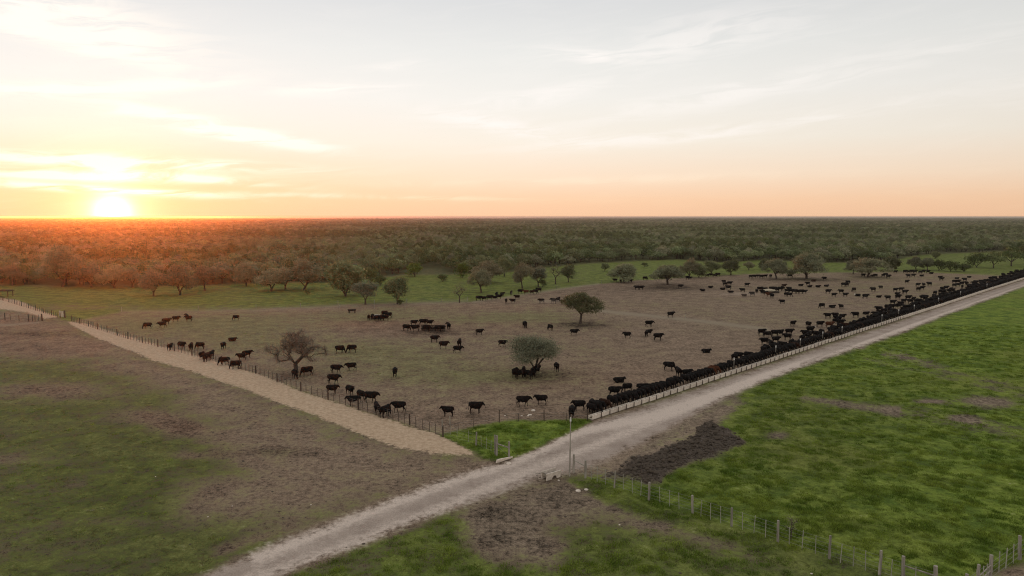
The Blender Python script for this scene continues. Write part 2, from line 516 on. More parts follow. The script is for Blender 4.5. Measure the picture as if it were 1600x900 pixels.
def simple_mat(name, c1, c2, scale=6.0, rough=.85, spec=.15, bump=0.0, det=3.0, random_tint=0.0, stretch=None):
    m, t, b = new_mat(name)
    v = t.node('ShaderNodeTexCoord').outputs['Object']
    if stretch:
        mp = t.node('ShaderNodeMapping')
        mp.inputs['Scale'].default_value = stretch
        t.l.new(v, mp.inputs[0])
        v = mp.outputs[0]
    n = t.noise(v, scale, det)
    c = t.mix(t.ss(n, .3, .7), (*c1, 1), (*c2, 1))
    if random_tint:
        rnd = t.node('ShaderNodeObjectInfo').outputs['Random']
        c = t.mix(1.0, c, t.grey(t.m('ADD', t.m('MULTIPLY', rnd, random_tint * 2), 1 - random_tint)), 'MULTIPLY')
    t.put(b.inputs['Base Color'], c)
    b.inputs['Roughness'].default_value = rough
    b.inputs['Specular IOR Level'].default_value = spec
    if bump:
        bn = t.node('ShaderNodeBump')
        bn.inputs['Strength'].default_value = .6
        bn.inputs['Distance'].default_value = bump
        t.put(bn.inputs['Height'], n)
        t.l.new(bn.outputs[0], b.inputs['Normal'])
    return m


def ground_material():
    m, t, b = new_mat('earth_and_grass')
    pos = t.node('ShaderNodeNewGeometry').outputs['Position']
    A = {}
    for k in ('dry', 'grass', 'vivid', 'road', 'straw', 'mud', 'red', 'bright', 'track', 'pale', 'forest'):
        a = t.node('ShaderNodeAttribute')
        a.attribute_name = k
        A[k] = a.outputs['Fac']
    big = t.noise(pos, .045, 4)
    mid = t.noise(pos, .35, 4, .6)
    small = t.noise(pos, 1.9, 4, .65)
    fine = t.noise(pos, 7.5, 3, .65)
    hoof_shade = t.noise(pos, .95, 5, .75, .8)
    # grass cover
    gm = t.m('ADD', A['grass'], t.m('MULTIPLY', t.m('SUBTRACT', mid, .5), 1.3))
    gm = t.m('ADD', gm, t.m('MULTIPLY', t.m('SUBTRACT', small, .5), .9))
    gm = t.m('ADD', gm, t.m('MULTIPLY', t.m('SUBTRACT', big, .5), .8))
    gm = t.m('ADD', gm, t.m('MULTIPLY', t.m('SUBTRACT', fine, .5), .5))
    gfac = t.ss(gm, .22, .82)
    dull = t.mix(t.ss(mid, .3, .7), (.050, .063, .018, 1), (.125, .132, .042, 1))
    vivid = t.mix(t.ss(mid, .32, .68), (.074, .118, .020, 1), (.178, .232, .038, 1))
    vivid = t.mix(t.m('MULTIPLY', t.ss(big, .5, .68), .5), vivid, (.170, .180, .040, 1))
    dull = t.mix(A['dry'], dull, t.mix(t.ss(mid, .3, .7), (.150, .135, .068, 1), (.225, .195, .105, 1)))
    grass = t.mix(A['vivid'], dull, vivid)
    gv = t.m('ADD', t.m('MULTIPLY', small, 1.5), t.m('MULTIPLY', fine, 1.3))
    gv = t.m('MAXIMUM', t.m('SUBTRACT', gv, .36), .15)
    gv = t.m('MULTIPLY', gv, t.m('SUBTRACT', 1.12, t.m('MULTIPLY', t.ss(hoof_shade, .50, .70), .50)))  # shadow pockets between grass clumps, painted into the grass colour
    grass = t.mix(1.0, grass, t.grey(gv), 'MULTIPLY')
    # earth
    dirt = t.mix(A['red'], (.262, .203, .148, 1), (.280, .180, .122, 1))
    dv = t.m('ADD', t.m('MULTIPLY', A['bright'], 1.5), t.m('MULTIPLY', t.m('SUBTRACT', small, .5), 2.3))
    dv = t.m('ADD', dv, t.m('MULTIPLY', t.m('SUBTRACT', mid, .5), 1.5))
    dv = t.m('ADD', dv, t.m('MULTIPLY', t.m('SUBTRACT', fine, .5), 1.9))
    dv = t.m('SUBTRACT', dv, t.m('MULTIPLY', t.ss(hoof_shade, .58, .72), .42))
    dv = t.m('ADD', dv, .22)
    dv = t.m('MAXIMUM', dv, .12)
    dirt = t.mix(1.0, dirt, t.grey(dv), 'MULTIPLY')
    col = t.mix(gfac, dirt, grass)
    # pale dry marks
    col = t.mix(t.m('MULTIPLY', A['pale'], .9, clamp=True), col, (.30, .25, .18, 1))
    # feed waste strewn beside the pen fence
    rag = t.m('ADD', t.m('MULTIPLY', t.m('SUBTRACT', small, .5), 1.3), t.m('MULTIPLY', t.m('SUBTRACT', hoof_shade, .5), .9))
    sm = t.ss(t.m('ADD', A['straw'], rag), .30, .75)
    sc = t.mix(t.ss(small, .3, .7), (.42, .30, .20, 1), (.58, .44, .31, 1))
    sc = t.mix(1.0, sc, t.grey(t.m('ADD', t.m('MULTIPLY', fine, .7), .67)), 'MULTIPLY')
    sc = t.mix(t.m('MULTIPLY', t.ss(hoof_shade, .60, .74), .55), sc, (.22, .165, .115, 1))
    col = t.mix(sm, col, sc)
    # road
    rm = t.ss(t.m('ADD', A['road'], t.m('ADD', t.m('MULTIPLY', t.m('SUBTRACT', small, .5), 1.2), t.m('MULTIPLY', t.m('SUBTRACT', mid, .5), 1.0))), .18, .82)
    rc = t.mix(t.ss(mid, .25, .75), (.33, .265, .222, 1), (.45, .37, .315, 1))
    tr = t.m('ADD', A['track'], t.m('ADD', t.m('MULTIPLY', t.m('SUBTRACT', small, .5), 1.4), t.m('MULTIPLY', t.m('SUBTRACT', hoof_shade, .5), .9)))
    rc = t.mix(t.m('MULTIPLY', t.ss(tr, .1, 1.0), .85), rc, (.68, .57, .49, 1))
    rc = t.mix(t.m('MULTIPLY', t.ss(t.m('MULTIPLY', A['track'], -1.0), .15, .8), .65), rc, (.12, .105, .085, 1))
    rc = t.mix(1.0, rc, t.grey(t.m('ADD', t.m('MULTIPLY', fine, 1.1), .46)), 'MULTIPLY')
    rc = t.mix(t.m('MULTIPLY', t.ss(hoof_shade, .56, .74), .45), rc, (.16, .130, .105, 1))
    col = t.mix(rm, col, rc)
    # trodden dung heap
    mc = t.mix(t.ss(t.m('ADD', t.m('MULTIPLY', small, .5), t.m('MULTIPLY', fine, .5)), .36, .64), (.045, .037, .031, 1), (.150, .120, .098, 1))
    col = t.mix(t.ss(t.m('ADD', A['mud'], t.m('MULTIPLY', t.m('SUBTRACT', small, .5), 1.2)), .25, .75), col, mc)
    # wood floor and the far canopy seen edge on
    fcol = t.mix(t.ss(mid, .3, .7), (.075, .080, .038, 1), (.125, .125, .062, 1))
    col = t.mix(A['forest'], col, fcol)
    t.put(b.inputs['Base Color'], col)
    b.inputs['Roughness'].default_value = 1.0
    b.inputs['Specular IOR Level'].default_value = 0.05
    hh = t.m('MULTIPLY', t.m('ADD', t.m('MULTIPLY', small, .7), t.m('MULTIPLY', fine, .30)), t.m('SUBTRACT', 1.0, t.m('MULTIPLY', A['straw'], .75, clamp=True)))
    bn = t.node('ShaderNodeBump')
    bn.inputs['Strength'].default_value = 1.0
    bn.inputs['Distance'].default_value = .16
    t.put(bn.inputs['Height'], hh)
    t.l.new(bn.outputs[0], b.inputs['Normal'])
    return m


GROUND = ground_material()


def mesh_np(name, co, quads, mats, tris=None):
    me = bpy.data.meshes.new(name)
    nq = len(quads)
    me.vertices.add(len(co))
    me.vertices.foreach_set('co', np.asarray(co, np.float32).ravel())
    me.loops.add(nq * 4)
    me.loops.foreach_set('vertex_index', np.asarray(quads, np.int32).ravel())
    me.polygons.add(nq)
    me.polygons.foreach_set('loop_start', np.arange(nq, dtype=np.int32) * 4)
    me.polygons.foreach_set('loop_total', np.full(nq, 4, np.int32))
    me.update(calc_edges=True)
    for mt in mats:
        me.materials.append(mt)
    return me


def link(name, data, parent=None, kind=None, label=None, cat=None, group=None):
    o = bpy.data.objects.new(name, data)
    C.objects.link(o)
    if parent is not None:
        o.parent = parent
    tag(o, kind, label, cat, group)
    return o


def tag(o, kind=None, label=None, cat=None, group=None):
    if kind:
        o['kind'] = kind
    if label:
        o['label'] = label
    if cat:
        o['category'] = cat
    if group:
        o['group'] = group
    return o


# ------------------------------------------------------------------ the ground, cut into its regions
def build_ground():
    # distances: fine close by, ever coarser towards the horizon (steps follow the depth one can see)
    ys = [30.0]
    while ys[-1] < 1500:
        ys.append(ys[-1] + max(.10, 1.25 * ys[-1] ** 2 / (CAM_H * FOC) * 1.1))
    while ys[-1] < 15000:
        ys.append(ys[-1] * 1.10)
    ys = np.array([-400, -60, 0, 12, 22] + ys)
    tx = np.concatenate([np.linspace(-2.2, -1.05, 24)[:-1], np.linspace(-1.05, 1.05, 1000), np.linspace(1.05, 2.2, 24)[1:]])
    spread = np.maximum(np.abs(ys), 40.0)
    YY = np.repeat(ys[:, None], len(tx), 1)
    XX = spread[:, None] * tx[None, :]
    x, y = XX.ravel(), YY.ravel()
    A, M, h = region_maps(x, y)
    co = np.stack([x, y, h], 1)
    nr, nc = len(ys), len(tx)
    i = np.arange(nr - 1)[:, None] * nc + np.arange(nc - 1)[None, :]
    q = np.stack([i, i + 1, i + nc + 1, i + nc], -1).reshape(-1, 4)
    lab = np.zeros(len(x), int)
    order = [('past', 1), ('pen', 2), ('right', 3), ('tri', 4), ('straw', 5), ('road', 6), ('mud', 7)]
    for n, k in order:
        lab[M[n] > .5] = k
    ql = lab[q].max(1)
    names = {0: 'ground', 1: 'far_pasture', 2: 'cattle_pen_ground', 3: 'green_field', 4: 'grass_corner', 5: 'feed_waste_path', 6: 'dirt_road', 7: 'manure_heap'}
    labels = {0: None, 1: None, 2: None, 3: None, 4: None, 5: None, 6: None, 7: None}
    for k, nm in names.items():
        qq = q[ql == k]
        if not len(qq):
            continue
        used = np.unique(qq)
        remap = np.zeros(len(x), np.int64)
        remap[used] = np.arange(len(used))
        me = mesh_np(nm, co[used], remap[qq], [GROUND])
        me.polygons.foreach_set('use_smooth', np.ones(len(qq), bool))
        for an, arr in A.items():
            at_ = me.attributes.new(an, 'FLOAT', 'POINT')
            at_.data.foreach_set('value', arr[used].astype(np.float32))
        link(nm, me, kind='structure')
    return len(q)


print('ground quads', build_ground())

# far water catching the sky along the horizon
mw, tw, bw = new_mat('water')
bw.inputs['Base Color'].default_value = (.05, .06, .07, 1)
bw.inputs['Roughness'].default_value = .08
bw.inputs['Specular IOR Level'].default_value = .6
bw.inputs['Metallic'].default_value = .0
n_ = tw.noise(tw.node('ShaderNodeNewGeometry').outputs['Position'], .05, 2)
bnw = tw.node('ShaderNodeBump')
bnw.inputs['Strength'].default_value = .03
tw.put(bnw.inputs['Height'], n_)
tw.l.new(bnw.outputs[0], bw.inputs['Normal'])


def sheet(name, outline, z, mat, kind='structure'):
    me = bpy.data.meshes.new(name)
    me.from_pydata([(x, y, z) for x, y in outline], [], [list(range(len(outline)))])
    me.materials.append(mat)
    return link(name, me, kind=kind)


def lake(x0, x1, d0, d1, seed):
    r = random.Random(seed)
    pts = []
    n = 40
    for k in range(n + 1):
        x = x0 + (x1 - x0) * k / n
        taper = math.sin(math.pi * k / n) ** .4
        dm = (d0 + d1) / 2
        pts.append(((x - 800) / FOC * dm, dm - (dm - d0) * taper * r.uniform(.6, 1)))
    for k in range(n, -1, -1):
        x = x0 + (x1 - x0) * k / n
        taper = math.sin(math.pi * k / n) ** .4
        dm = (d0 + d1) / 2
        pts.append(((x - 800) / FOC * dm, dm + (d1 - dm) * taper * r.uniform(.5, 1)))
    return pts


# the wooded rise that closes the plain far away
def far_rise():
    xs = np.linspace(-34000, 34000, 700)
    V, F = [], []
    top = 23.6 + 1.5 * fbm(xs / 900, xs * 0 + 3, 5, 4) * 1.0
    prof = [(15050, 0.0), (15500, .55), (15750, 1.0), (15950, .96), (16250, 0.0)]
    for i_, x_ in enumerate(xs):
        for (yy, f_) in prof:
            V.append((x_, yy + 60 * math.sin(x_ / 1700.0), -.5 + (top[i_] + .5) * f_))
    n = len(prof)
    for i_ in range(len(xs) - 1):
        for k_ in range(n - 1):
            F.append((i_ * n + k_, (i_ + 1) * n + k_, (i_ + 1) * n + k_ + 1, i_ * n + k_ + 1))
    me = bpy.data.meshes.new('distant_rise')
    me.from_pydata(V, [], F)
    me.materials.append(simple_mat('distant_wood', (.06, .065, .035), (.12, .12, .065), .02, 1, .02))
    link('distant_rise', me, kind='structure')


far_rise()
sheet('lake', lake(300, 905, 8800, 17000, 4), .6, mw)


# ------------------------------------------------------------------ trees
def leaf_mat(name, c1, c2, trans=.25):
    m, t, b = new_mat(name)
    pos = t.node('ShaderNodeTexCoord').outputs['Object']
    n = t.noise(pos, .9, 3)
    c = t.mix(t.ss(n, .3, .7), (*c1, 1), (*c2, 1))
    rnd = t.node('ShaderNodeObjectInfo').outputs['Random']
    c = t.mix(1.0, c, t.grey(t.m('ADD', t.m('MULTIPLY', rnd, .6), .70)), 'MULTIPLY')
    hs = t.node('ShaderNodeHueSaturation')
    t.put(hs.inputs['Hue'], t.m('ADD', t.m('MULTIPLY', t.m('FRACT', t.m('MULTIPLY', rnd, 7.3)), .03), .488))
    t.put(hs.inputs['Color'], c)
    t.put(b.inputs['Base Color'], hs.outputs[0])
    b.inputs['Roughness'].default_value = .75
    tl = t.node('ShaderNodeBsdfTranslucent')
    t.put(tl.inputs['Color'], hs.outputs[0])
    mx = t.node('ShaderNodeMixShader')
    mx.inputs[0].default_value = trans
    t.l.new(b.outputs[0], mx.inputs[1])
    t.l.new(tl.outputs[0], mx.inputs[2])
    out = [k for k in t.n if k.type == 'OUTPUT_MATERIAL'][0]
    t.l.new(mx.outputs[0], out.inputs[0])
    return m


BARK = simple_mat('bark', (.055, .042, .034), (.12, .095, .078), 5, .95, .05, .02)
TWIG = simple_mat('twigs', (.17, .138, .108), (.25, .205, .160), 3, .95, .05)
LEAF = {
    'olive': leaf_mat('olive_leaves', (.135, .155, .068), (.225, .235, .118)),
    'willow': leaf_mat('grey_green_leaves', (.170, .180, .115), (.270, .270, .180)),
    'bare': leaf_mat('sparse_twig_buds', (.225, .160, .110), (.290, .225, .150)),
    'umbrella': leaf_mat('dry_olive_leaves', (.195, .200, .115), (.300, .295, .180)),
    'pale': leaf_mat('brown_green_leaves', (.240, .222, .128), (.320, .295, .180)),
    'bush': leaf_mat('deep_green_leaves', (.085, .110, .038), (.160, .185, .070)),
    'fresh': leaf_mat('fresh_green_leaves', (.110, .150, .028), (.190, .225, .050)),
    'scrub': leaf_mat('scrub_leaves', (.160, .195, .082), (.270, .300, .140)),
}


def tube(V, F, pts, rads, sides=5):
    b0 = len(V)
    up = Vector((.13, .21, 1)).normalized()
    for k, p in enumerate(pts):
        d = (pts[min(k + 1, len(pts) - 1)] - pts[max(k - 1, 0)])
        if d.length < 1e-6:
            d = Vector((0, 0, 1))
        d.normalize()
        a = d.cross(up)
        if a.length < .05:
            a = d.cross(Vector((1, 0, 0)))
        a.normalize()
        b = d.cross(a)
        for s in range(sides):
            t = 2 * math.pi * s / sides
            V.append(tuple(p + (a * math.cos(t) + b * math.sin(t)) * rads[k]))
    for k in range(len(pts) - 1):
        for s in range(sides):
            s2 = (s + 1) % sides
            F.append((b0 + k * sides + s, b0 + k * sides + s2, b0 + (k + 1) * sides + s2, b0 + (k + 1) * sides + s))


def leaf_quads(cent, size, rng, outward=None, flat=.5, aspect=1.0):
    """numpy: one bent-free quad per centre, normals part random, part outward"""
    n = len(cent)
    nr = rng.normal(size=(n, 3))
    nr /= np.linalg.norm(nr, axis=1)[:, None]
    if outward is not None:
        nr = nr * (1 - flat) + outward * flat
        nr /= np.linalg.norm(nr, axis=1)[:, None] + 1e-9
    a = np.cross(nr, rng.normal(size=(n, 3)))
    a /= np.linalg.norm(a, axis=1)[:, None] + 1e-9
    b = np.cross(nr, a)
    s = (size * rng.uniform(.6, 1.35, n))[:, None]
    a = a * s
    b = b * s * aspect
    j = rng.uniform(.6, 1.1, (n, 4, 1))
    co = np.stack([cent - a * j[:, 0], cent - b * j[:, 1], cent + a * j[:, 2], cent + b * j[:, 3]], 1)
    return co.reshape(-1, 3)


def crown_targets(kind, w, h, z0, rng, n):
    """points that boughs reach for: a lobed envelope"""
    lobes = []
    nl = {'umbrella': 9, 'olive': 8, 'willow': 9, 'bare': 9, 'pale': 7, 'bush': 7, 'fresh': 7}[kind]
    for k in range(nl):
        a = 2 * math.pi * (k + rng.uniform(-.3, .3)) / nl
        rr = rng.uniform(.30, .66) * w / 2
        zz = z0 + (h - z0) * rng.uniform(.28, .72)
        if k % 3 == 2:
            rr *= .35
            zz = z0 + (h - z0) * rng.uniform(.62, .8)
        lr = rng.uniform(.30, .42) * w / 2
        lobes.append((rr * math.cos(a), rr * math.sin(a), zz, lr, lr * rng.uniform(.55, .8) * min(1.3, (h - z0) / w * 1.7)))
    pts = []
    while len(pts) < n:
        L = lobes[rng.integers(nl)]
        v = rng.normal(size=3)
        v /= np.linalg.norm(v)
        r = rng.uniform(.55, 1.0) ** .5
        p = np.array([L[0] + v[0] * L[3] * r, L[1] + v[1] * L[3] * r, L[2] + v[2] * L[4] * r])
        if p[2] < z0 * .8:
            continue
        if p[2] > h:
            p[2] = h - rng.uniform(0, .2)
        if kind in ('umbrella',):       # flat-topped, drooping at the rim
            rad = math.hypot(p[0], p[1]) / (w / 2)
            p[2] = p[2] - .22 * (h - z0) * rad ** 2
        if kind == 'bush' and p[2] > h * .98:
            continue
        pts.append(p)
    return np.array(pts)


def build_tree(kind, w, h, seed, trunk_h=.28, ntar=110, leaves=22, lsize=.16, spread=.5, lean=0.0, forks=3, trunk_r=None):
    rng = np.random.default_rng(seed)
    rr = random.Random(seed)
    z0 = h * trunk_h
    tr = trunk_r or h * .030
    T = crown_targets(kind, w, h, z0, rng, ntar)
    # trunk, then main limbs, then greedy growth
    nodes = [Vector((0, 0, -.1)), Vector((lean * .25, 0, z0 * .45)), Vector((lean, rr.uniform(-.1, .1), z0 * .9))]
    par = [-1, 0, 1]
    top = 2
    for k in range(forks):
        a = 2 * math.pi * (k + rr.uniform(-.25, .25)) / forks + seed
        prev = top
        L = rr.uniform(.16, .24) * w
        p = nodes[top].copy()
        ddx, ddy = math.cos(a), math.sin(a)
        for s in range(3):
            p = p + Vector((ddx * L * .42, ddy * L * .42, (h - z0) * (.17 - .02 * s))) + Vector((rr.uniform(-.1, .1), rr.uniform(-.1, .1), rr.uniform(-.05, .05))) * h * .1
            nodes.append(p.copy())
            par.append(prev)
            prev = len(nodes) - 1
    tips = []
    order = np.argsort(np.linalg.norm(T - np.array([0, 0, z0]), axis=1))
    for idx in order:
        t = Vector(T[idx])
        NN = np.array([tuple(q) for q in nodes[2:]])
        d = np.linalg.norm(NN - np.array(t), axis=1) + np.maximum(0, NN[:, 2] - t.z) * .9
        j = int(np.argmin(d)) + 2
        s = nodes[j]
        prev = j
        steps = 3 if (t - s).length > h * .12 else 2
        for q in range(1, steps + 1):
            f = q / steps
            p = s.lerp(t, f) + Vector((rr.gauss(0, 1), rr.gauss(0, 1), rr.gauss(0, 1) + .4)) * (t - s).length * .07 * (1 if f < 1 else 0)
            nodes.append(p)
            par.append(prev)
            prev = len(nodes) - 1
        tips.append(prev)
    load = [0.0] * len(nodes)
    for tnode in tips:
        load[tnode] += 1
    for k in range(len(nodes) - 1, 0, -1):
        load[par[k]] += load[k]
    total = load[0]
    rad = [max(.008 * h / 6, tr * (l / total) ** .48) for l in load]
    rad[0] *= 1.35
    V, F = [], []
    tube(V, F, [nodes[0], nodes[1], nodes[2]], [rad[0], rad[1], rad[2]], 8)
    kids = {}
    for k in range(3, len(nodes)):
        kids.setdefault(par[k], []).append(k)
    starts = [(par[k], k) for k in range(3, len(nodes)) if par[k] == 2 or kids[par[k]][0] != k]
    for p0, k in starts:
        ch = [p0, k]
        while kids.get(ch[-1]):
            ch.append(kids[ch[-1]][0])
        rs = [min(rad[c], rad[k] * 1.05) for c in ch]
        tube(V, F, [nodes[c] for c in ch], rs, 5 if rad[k] > .04 else 3)
    tm = bpy.data.meshes.new(kind + '_limbs')
    tm.from_pydata(V, [], F)
    tm.materials.append(BARK)
    tm.polygons.foreach_set('use_smooth', [True] * len(tm.polygons))
    # foliage sprays round each tip and along the last stretch of its twig
    cs, outs = [], []
    for tnode in tips:
        p = np.array(nodes[tnode])
        p2 = np.array(nodes[par[tnode]])
        k = leaves + int(rng.integers(-leaves // 4, leaves // 4 + 1))
        f = rng.uniform(-.15, .8, (k, 1))
        c = p * (1 - f * .7) + p2 * f * .7 + rng.normal(size=(k, 3)) * spread * np.array([1, 1, .62])
        cs.append(c)
    cs = np.concatenate(cs)
    cs[:, 2] = np.maximum(cs[:, 2], .15 * z0 + .1)
    o = cs - np.array([0, 0, z0])
    o /= np.linalg.norm(o, axis=1)[:, None] + 1e-9
    lv = leaf_quads(cs, lsize, rng, o, .35, .55)
    q = np.arange(len(lv)).reshape(-1, 4)
    cm = mesh_np(kind + '_crown', lv, q, [LEAF[kind]])
    twm = None
    if kind == 'bare':
        V2, F2 = [], []
        for tnode in tips:
            p = nodes[tnode]
            for _ in range(20):
                q0 = nodes[par[tnode]].lerp(p, rr.uniform(.2, 1))
                dv = Vector((rr.gauss(0, 1), rr.gauss(0, 1), rr.gauss(.3, .8))).normalized() * rr.uniform(.35, .85)
                q1 = q0 + dv * .5 + Vector((rr.gauss(0, .07), rr.gauss(0, .07), rr.gauss(0, .07)))
                tube(V2, F2, [q0, q1, q0 + dv], [.018, .014, .009], 3)
        twm = bpy.data.meshes.new('twigs')
        twm.from_pydata(V2, [], F2)
        twm.materials.append(TWIG)
    return dict(w=w, h=h, limbs=tm, crown=cm, twigs=twm, kind=kind)


def build_scrub(kind, w, h, seed, n=420, ls=.42, mat=None, base=.08):
    """a dense low-limbed tree as the forest shows from above: lobed leaf shell"""
    rng = np.random.default_rng(seed)
    nl = 9
    L = []
    for k in range(nl):
        a = 2 * math.pi * (k / nl + rng.uniform(-.06, .06))
        f = 0.2 if k % 3 == 0 else 1.0
        rr_ = f * rng.uniform(.22, .34) * w
        L.append((rr_ * math.cos(a), rr_ * math.sin(a), h * (rng.uniform(.66, .78) if f < 1 else rng.uniform(.42, .62)), rng.uniform(.18, .27) * w, rng.uniform(.20, .30) * h))
    L.append((0, 0, h * .35, w * .30, h * .33))
    L = np.array(L)
    pick = rng.integers(0, len(L), n)
    v = rng.normal(size=(n, 3))
    v /= np.linalg.norm(v, axis=1)[:, None]
    v[:, 2] = np.where(v[:, 2] < -.25, -v[:, 2], v[:, 2])
    r = rng.uniform(.84, 1.06, (n, 1))
    c = L[pick, :3] + v * r * np.stack([L[pick, 3], L[pick, 3], L[pick, 4]], 1)
    c[:, 2] = np.clip(c[:, 2], h * base, h)
    lv = leaf_quads(c, ls, rng, v, .78, .8)
    q = np.arange(len(lv)).reshape(-1, 4)
    cm = mesh_np('scrub_crown', lv, q, [mat or LEAF['scrub']])
    V, F = [], []
    rr = random.Random(seed)
    stem = Vector((0, 0, -.1))
    tube(V, F, [stem, Vector((.05, 0, h * .22))], [h * .035, h * .028], 6)
    for k in range(4):
        l = L[k * 2 + 1]
        tube(V, F, [Vector((.05, 0, h * .20)), Vector((l[0] * .5, l[1] * .5, h * .36)), Vector((l[0], l[1], l[2]))], [h * .022, h * .016, h * .008], 4)
    tm = bpy.data.meshes.new('scrub_limbs')
    tm.from_pydata(V, [], F)
    tm.materials.append(BARK)
    return dict(w=w, h=h, limbs=tm, crown=cm, twigs=None, kind=kind)


PROTO = {
    'bare_near': build_tree('bare', 9.6, 6.4, 5, .24, 210, 26, .060, .52, .1, 3, .30),
    'olive_near': build_tree('olive', 9.2, 8.0, 8, .30, 200, 60, .15, .42, .15, 3, .24),
    'willow_near': build_tree('willow', 8.4, 6.3, 14, .15, 230, 80, .12, .58, .25, 4, .26),
    'olive_a': build_tree('olive', 8, 7, 21, .20, 120, 50, .24, .48),
    'willow_a': build_tree('willow', 8, 7, 22, .22, 120, 46, .22, .52),
    'pale_a': build_tree('pale', 8, 8, 23, .13, 130, 54, .22, .50),
    'pale_b': build_tree('pale', 8, 8, 24, .10, 130, 56, .22, .50, .3),
    'thin_a': build_tree('pale', 5, 5, 29, .34, 50, 7, .14, .42),
    'umbrella_a': build_tree('umbrella', 13, 7.5, 25, .15, 200, 50, .27, .58, .4, 4, .32),
    'umbrella_b': build_tree('umbrella', 13, 7.5, 26, .24, 200, 46, .27, .50, -.5, 3, .34),
    'olive_b': build_tree('olive', 8, 7, 27, .05, 150, 56, .27, .48),
    'bush_a': build_tree('bush', 5, 3.4, 28, .06, 60, 26, .20, .34, 0, 5),
    'bush_b': build_tree('fresh', 6, 5, 31, .06, 70, 28, .24, .40, 0, 4),
    'dark_a': build_scrub('bush', 8, 6, 40, 700, .30, LEAF['bush']),
    'scrub_a': build_scrub('scrub', 7.5, 5.2, 41, 520, .36),
    'scrub_b': build_scrub('scrub', 8.0, 5.0, 42, 520, .36),
    'scrub_c': build_scrub('scrub', 7.0, 5.6, 43, 520, .36, LEAF['umbrella']),
    'scrub_d': build_scrub('scrub', 7.5, 5.2, 44, 520, .36, LEAF['olive']),
}

_U = ['', 'first', 'second', 'third', 'fourth', 'fifth', 'sixth', 'seventh', 'eighth', 'ninth', 'tenth', 'eleventh', 'twelfth', 'thirteenth',
      'fourteenth', 'fifteenth', 'sixteenth', 'seventeenth', 'eighteenth', 'nineteenth']
ORD = _U + [t + ('-' + _U[k] if k else '') if k else t2 for t, t2 in zip('twenty thirty forty fifty sixty seventy eighty ninety'.split(), 'twentieth thirtieth fortieth fiftieth sixtieth seventieth eightieth ninetieth'.split()) for k in range(10)]
CARD = 'zero one two three four five six seven eight nine ten eleven twelve thirteen'.split()


def put_tree(proto, x, y, w, h, rz, label, group=None, name='tree'):
    P = PROTO[proto]
    root = bpy.data.objects.new(name, None)
    C.objects.link(root)
    root.empty_display_size = .2
    root.location = (x, y, ground_z(x, y))
    root.rotation_euler.z = rz
    root.scale = (w / P['w'], w / P['w'], h / P['h'])
    if 'limbs' in P and P['kind'] != 'scrub':
        root.scale = (1.12 * w / P['w'], 1.12 * w / P['w'], h / P['h'])
    tag(root, None, label, 'bush' if name == 'bush' else 'tree', group)
    t = link('trunk', P['limbs'], root)
    c = link('crown', P['crown'], root)
    if P['twigs']:
        link('twigs', P['twigs'], root)
    return root


